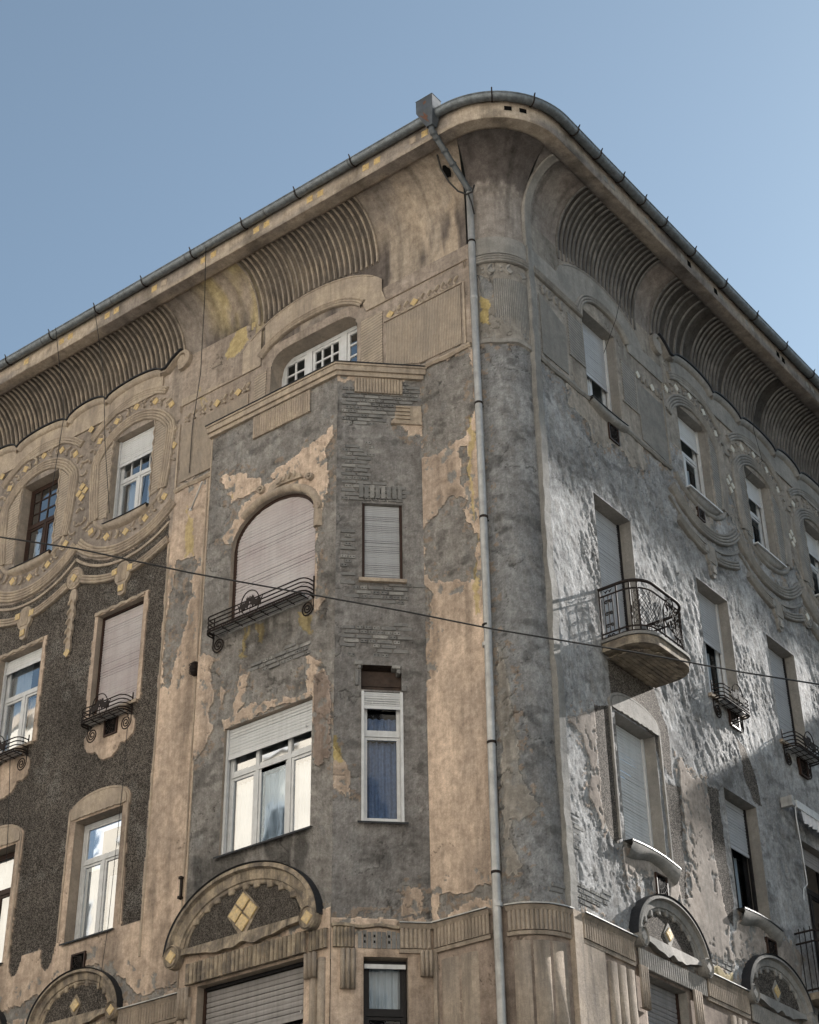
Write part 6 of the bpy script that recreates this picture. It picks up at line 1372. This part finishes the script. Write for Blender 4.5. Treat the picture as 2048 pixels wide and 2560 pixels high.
def grille(fr, u, z, label, w_=.30, h_=.33, tilt=0., mat='iron', frame='brown'):
    loc = fr.P(u, z, 0); G = empty('vent_grille', label, 'vent grille', 'square cobweb vent grilles below the windows', loc=tuple(loc)); I = Matrix.Translation(Vector(-loc))
    def gp(mb, name, m_, **kw): o = mb.build(name, M[m_], G, **kw); o.matrix_parent_inverse = I
    mb = MB(); mb.box(fr, u-w_/2, u+w_/2, z-h_/2, z+h_/2, -.05, .02); gp(mb, 'dark_opening', 'hole')
    mb = MB(); frame_bars(mb, fr, u-w_/2-.012, u+w_/2+.012, z-h_/2-.012, z+h_/2+.012, .045, .026, .05); gp(mb, 'frame', frame)
    cx, cz = u-w_*.30, z+h_*.30; mb = MB()
    for a in np.radians(np.arange(-95, 12, 15)):
        t = min((u+w_/2-cx)/max(math.cos(a), .05), (cz-(z-h_/2))/max(-math.sin(a), .05)); mb = MB(); mb.tube([fr.P(cx, cz, .04), fr.P(cx+t*math.cos(a), cz+t*math.sin(a), .04)], .0045, 4); gp(mb, 'web_spoke', mat)
    for r in (.09, .16, .23):
        q = [fr.P(cx+r*math.cos(a), cz+r*math.sin(a), .042) for a in np.radians(np.linspace(-90, 0, 8)) if cx+r*math.cos(a) < u+w_/2 and cz+r*math.sin(a) > z-h_/2]
        if len(q) > 2: mb = MB(); mb.tube(q, .0045, 4); gp(mb, 'web_thread', mat)
grille(FL, 8.90, 10.48, 'dark cobweb vent grille above the left arched hood')
grille(FL, 8.62, 14.60, 'dark cobweb vent grille under the flower guard on the dark pebbled wall')
grille(FR, 3.20, 10.55, 'cobweb vent grille above the first arched hood of the right front')
grille(FR, 6.58, 10.46, 'cobweb vent grille above the second arched hood of the right front')
grille(FR, 6.28, 14.42, 'sunlit cobweb vent grille below the flower guard beside the balcony')
grille(FR, 8.85, 14.40, 'cobweb vent grille below the shaded flower guard at the right')
grille(FR, 3.05, 18.60, 'rusty cobweb vent grille under the arched top window near the corner')
grille(FR, 6.0, 18.42, 'broken vent hole under the first ringed window of the right front', .22, .22)
# ------------------------------------------------------------------ railed balcony at the lower right edge
RB = empty('iron_balcony', 'black iron balcony with bulging bars cut by the lower right picture edge', 'balcony', loc=(8.9, 0, 10.2)); RI = Matrix.Translation(Vector((-8.9, 0, -10.2)))
def rp(mb, name, mat='iron', **kw): o = mb.build(name, M[mat], RB, **kw); o.matrix_parent_inverse = RI
xa, xb, dd = 7.55, 10.1, .42
for z, o in ((10.98, 0), (10.80, .02), (10.02, .10)):
    mb = MB(); mb.tube([(xa, 0, z), (xa, -dd-o+.1, z), (xa+.12, -dd-o, z), (xb-.12, -dd-o, z), (xb, -dd-o+.1, z), (xb, 0, z)], .018, 6); rp(mb, 'rail_bar')
for i in range(26):
    x = xa+.05+(xb-xa-.1)*i/25; mb = MB(); mb.tube([(x, -dd, 11.08), (x, -dd-.01, 10.8), (x, -dd-.05, 10.5), (x, -dd-.12, 10.2), (x, -dd-.04, 9.96)], .009, 5); rp(mb, 'baluster')
for i in range(4):
    for x in (xa,): y = -.08-.1*i; mb = MB(); mb.tube([(x, y, 11.05), (x, y, 9.98)], .009, 5); rp(mb, 'baluster')
for i in range(6):
    x = xa+.25+i*.42; mb = MB(); mb.tube(spiral3(np.array([x, -dd-.03, 10.66]), np.array([1., 0, 0]), .08, 1.6), .009, 5); rp(mb, 'scroll')
mb = MB(); mb.prism([(xa, 0), (xa, -dd-.06), (xb, -dd-.06), (xb, 0)], 9.86, 9.97); rp(mb, 'slab', 'balc_under')
mb = MB(); mb.box(FR, xa+.15, xa+.75, 10.35, 10.95, .36, .37); mb.build('reed_screen', M['cloth'], RB).matrix_parent_inverse = RI
# ------------------------------------------------------------------ awning
AW = empty('awning', 'folded white fabric awning with scalloped valance and hanging crank rod', 'awning', loc=(8.6, -.1, 13.3)); AI = Matrix.Translation(Vector((-8.6, .1, -13.3)))
def ap(mb, name, mat, **kw): o = mb.build(name, M[mat], AW, **kw); o.matrix_parent_inverse = AI
mb = MB(); mb.tube([(7.75, -.14, 13.36), (10.2, -.14, 13.36)], .045, 10); ap(mb, 'roller_tube', 'zinc', smooth=True)
mb = MB(); mb.box(FR, 7.95, 10.2, 13.30, 13.44, .16, .20); ap(mb, 'front_profile', 'white')
mb = MB(); mb.box(FR, 7.72, 7.80, 13.27, 13.45, 0, .22); ap(mb, 'end_bracket', 'zinc')
us = np.linspace(8.1, 10.2, 120); wv = .018*np.sin(us*2*math.pi/.16); zb = 13.06+.035*np.abs(np.sin(us*math.pi/.32)); mb = MB()
mb.grid(np.stack([np.stack([us, -.18+wv*.2, us*0+13.31], 1), np.stack([us, -.185+wv, (13.31+zb)/2], 1), np.stack([us, -.19+wv*1.4, zb], 1)], 1)); ap(mb, 'valance', 'cloth', smooth=True)
mb = MB(); mb.tube([(7.92, -.17, 13.30), (7.80, -.10, 13.02), (7.98, -.16, 12.6), (8.02, -.12, 11.92), (7.80, -.16, 11.76), (7.76, -.17, 11.60)][0:1]+[(7.90, -.17, 13.1), (7.97, -.16, 12.5), (8.0, -.15, 11.93), (7.78, -.17, 11.78), (7.74, -.17, 11.58)], .010, 6); ap(mb, 'crank_rod', 'white')
# ------------------------------------------------------------------ cables
def cable(pts, r, label, sag=0., grp=None, name='hanging_cable'):
    mb = MB(); mb.tube(pts, r, 5); o = mb.build(name, M['cable'], smooth=True); tag(o, label, 'cable', grp); return o
A = np.array([-4.55, 9.4, 17.35]); B = np.array([1.6, -3.0, 11.95])
def rayd(x, y):
    x, y = x*2048/1725, y*2048/1725; return _f*4291+RT*(x-1024)-UPV*(y-1280)
def onplane(x, y, n, c): d = rayd(x, y); n = np.array(n, float); return CAM+d*((c-CAM@n)/(d@n))
# one street cable in the upright plane 3 m outside both fronts
n_ = (Q, Q, 0); c_ = -2.9
pp = [onplane(x, y, n_, c_) for x, y in ((-60, 1122), (160, 1155), (400, 1206), (660, 1253), (850, 1287), (1040, 1325), (1240, 1358), (1345, 1375), (1560, 1415), (1780, 1450))]
cable(pp, .011, 'long black cable crossing the picture in front of both fronts', name='overhead_cable')
cable([FL.P(9.95, 23.3, 1.22), FL.P(10.2, 21.7, .55), FL.P(10.75, 20.2, .2), FL.P(10.95, 18.98, .18)], .007, 'thin cable from the gutter down to the dark brown window')
cable([FL.P(8.85, 23.25, 1.2), FL.P(8.9, 21.9, .75), FL.P(9.15, 20.7, .35), FL.P(9.08, 19.1, .12)], .007, 'thin cable from the gutter down to the white window with small panes')
cable([FL.P(5.85, 23.3, 1.2), FL.P(6.2, 22.4, .8), FL.P(6.75, 21.2, .25), FL.P(7.08, 20.2, .05), FL.P(7.08, 19.2, .05)], .008, 'thin cable crossing the yellow stained cove')
cable([FL.P(11.03, 14.7, .2), FL.P(11.0, 13.4, .08), FL.P(10.97, 12.7, .05)], .006, 'thin cable below the guard at the left picture edge')
cable([FL.P(8.17, 14.5, .05), FL.P(8.18, 13.4, .04), FL.P(8.24, 10.9, .05), FL.P(8.27, 9.7, .12)], .005, 'hair thin cable running past the plain white window to the hood')
cable([FR.P(4.0, 22.9, .15)*0+FR.P(2.75, 21.6, .75), FR.P(2.95, 20.9, .35), FR.P(2.98, 20.3, .02)], .006, 'thin cable across the arched window near the corner')
cable([FR.P(7.2, 21.5, .9), FR.P(7.9, 21.2, .45), FR.P(9.0, 21.2, .06), FR.P(8.2, 20.35, -.05)], .006, 'thin cable across the second ringed window')
# small fixtures
F1 = empty('wall_lamp', 'small dark bulkhead lamp on the pale pilaster left of the bay', 'wall lamp', loc=(-.05, 6.35, 14.9)); I = Matrix.Translation(Vector((.05, -6.35, -14.9)))
mb = MB(); mb.tube([FL.P(6.60, z, .0) for z in (14.90, 15.14)], [.05, .05], 10); mb.build('back_plate', M['iron'], F1).matrix_parent_inverse = I
mb = MB(); mb.tube([FL.P(6.60, z, .08) for z in (14.88, 14.92, 15.0, 15.10, 15.14)], [.03, .07, .085, .07, .03], 12); mb.build('shade', M['iron'], F1, smooth=True).matrix_parent_inverse = I
for i in range(4): mb = MB(); mb.tube([FL.P(6.60+.09*math.cos(a), 14.93+.05*i, .08+.09*math.sin(a)) for a in np.linspace(-.5, 3.6, 10)], .006, 4); mb.build('cage_wire', M['iron'], F1).matrix_parent_inverse = I
mb = MB(); mb.box(FL, 6.62, 6.66, 11.02, 11.38, .0, .06); mb.box(FL, 6.61, 6.67, 11.02, 11.06, .0, .09); mb.box(FL, 6.61, 6.67, 11.34, 11.38, .0, .09); o = mb.build('iron_anchor', M['iron']); tag(o, 'short upright iron bar on the pilaster left of the lower bay window', 'iron bar')
mb = MB(); mb.tube([FL.P(7.0, 18.38, .02), FL.P(6.35, 18.50, .42)], .016, 8); mb.tube([FL.P(7.0, 18.38, -.02), FL.P(7.0, 18.38, .04)], .03, 8); o = mb.build('flag_holder', M['white'], smooth=True); tag(o, 'thin white rod sticking out of the pilaster left of the arched bay window', 'flag rod')
# ------------------------------------------------------------------ the street around
mb = MB(); mb.prism([(-400, -400), (400, -400), (400, 400), (-400, 400)], -.3, 0); o = mb.build('ground', M['asphalt']); tag(o, kind='structure')
for nm, plan in (('pavement', [(-2.6, 40), (-2.6, -1.0), (-1.9, -1.9), (-1.0, -2.6), (24, -2.6), (24, 1.5), (1.5, 1.5), (1.5, 40)]), ('pavement', [(-20.2, 60), (-17.9, 60), (-17.9, 3), (-20.2, 3)])):
    mb = MB(); mb.prism(plan, .004, .14); o = mb.build(nm, M['pave']); tag(o, kind='structure')
def block(label, x0, x1, y0, y1, h_, face, cat='building'):
    Bq = empty('neighbour_house', label, cat, loc=((x0+x1)/2, (y0+y1)/2, 0)); I = Matrix.Translation(-Vector(((x0+x1)/2, (y0+y1)/2, 0)))
    mb = MB(); mb.prism([(x0, y0), (x1, y0), (x1, y1), (x0, y1)], 0, h_); mb.build('wall', M['cream'], Bq).matrix_parent_inverse = I
    mb = MB(); mb.prism([(x0-.3, y0-.3), (x1+.3, y0-.3), (x1+.3, y1+.3), (x0-.3, y1+.3)], h_+.002, h_+.5); mb.build('cornice', M['trim'], Bq).matrix_parent_inverse = I
    n = 0
    if face == '+x': fr = Frame((x1, 0, 0), (0, 1), (1, 0)); a, b = y0, y1
    elif face == '-y': fr = Frame((0, y0, 0), (1, 0), (0, -1)); a, b = x0, x1
    elif face == '+y': fr = Frame((0, y1, 0), (1, 0), (0, 1)); a, b = x0, x1
    else: fr = Frame((x0, 0, 0), (0, 1), (-1, 0)); a, b = y0, y1
    for fl in range(int((h_-4)/3.9)):
        for i in range(int((b-a-2)/2.8)):
            u = a+2+i*2.8; z = 5.2+fl*3.9
            mb = MB(); frame_bars(mb, fr, u-.62, u+.62, z, z+2.1, .05, .12, .06); mb.box(fr, u-.03, u+.03, z+.1, z+2., 0, .03); mb.box(fr, u-.8, u+.8, z-.15, z, 0, .15)
            wf = mb.build('window', M['white'], Bq); wf.matrix_parent_inverse = I
            mb = MB(); mb.box(fr, u-.5, u+.5, z+.12, z+1.98, .004, .012); g = mb.build('pane', M['black'], wf)
            n += 1
    return Bq
block('cream rendered house across the street facing the long left front', -34, -20.3, 0, 50, 31, '+x')
block('unseen cream house set forward beyond the right picture edge to cast the diagonal shade', 24.3, 40, -4.7, .0, 23.8, '-x')  # house out of view, placed and sized to throw the lower right shade
block('tall cream corner house behind the viewer across the crossing', -42, -21.5, -34, -4, 33, '+x')
block('tall house on the far side of the right hand street', 24, 62, -34, -10.6, 26.5, '+y')
RS_ = empty('added_shade_board', 'unseen blank board on a roof trestle, added to shade the top of the right front', 'shade board', loc=(43, -10.9, 27)); I = Matrix.Translation(Vector((-43, 10.9, -27)))  # unseen board, added only to keep sun off the upper right front
mb = MB(); mb.prism([(38, -11.0), (61.5, -11.0), (61.5, -10.8), (38, -10.8)], 43.3, 50.2); mb.build('board', M['cloth'], RS_).matrix_parent_inverse = I
for i in range(7):
    mb = MB(); x = 39+i*3.5; mb.tube([(x, -11.2, 27.0), (x, -11.2, 50)], .09, 6); mb.build('post', M['iron'], RS_).matrix_parent_inverse = I
    mb = MB(); mb.tube([(x, -16.5, 27.0), (x, -11.25, 45)], .07, 6); mb.build('strut', M['iron'], RS_).matrix_parent_inverse = I
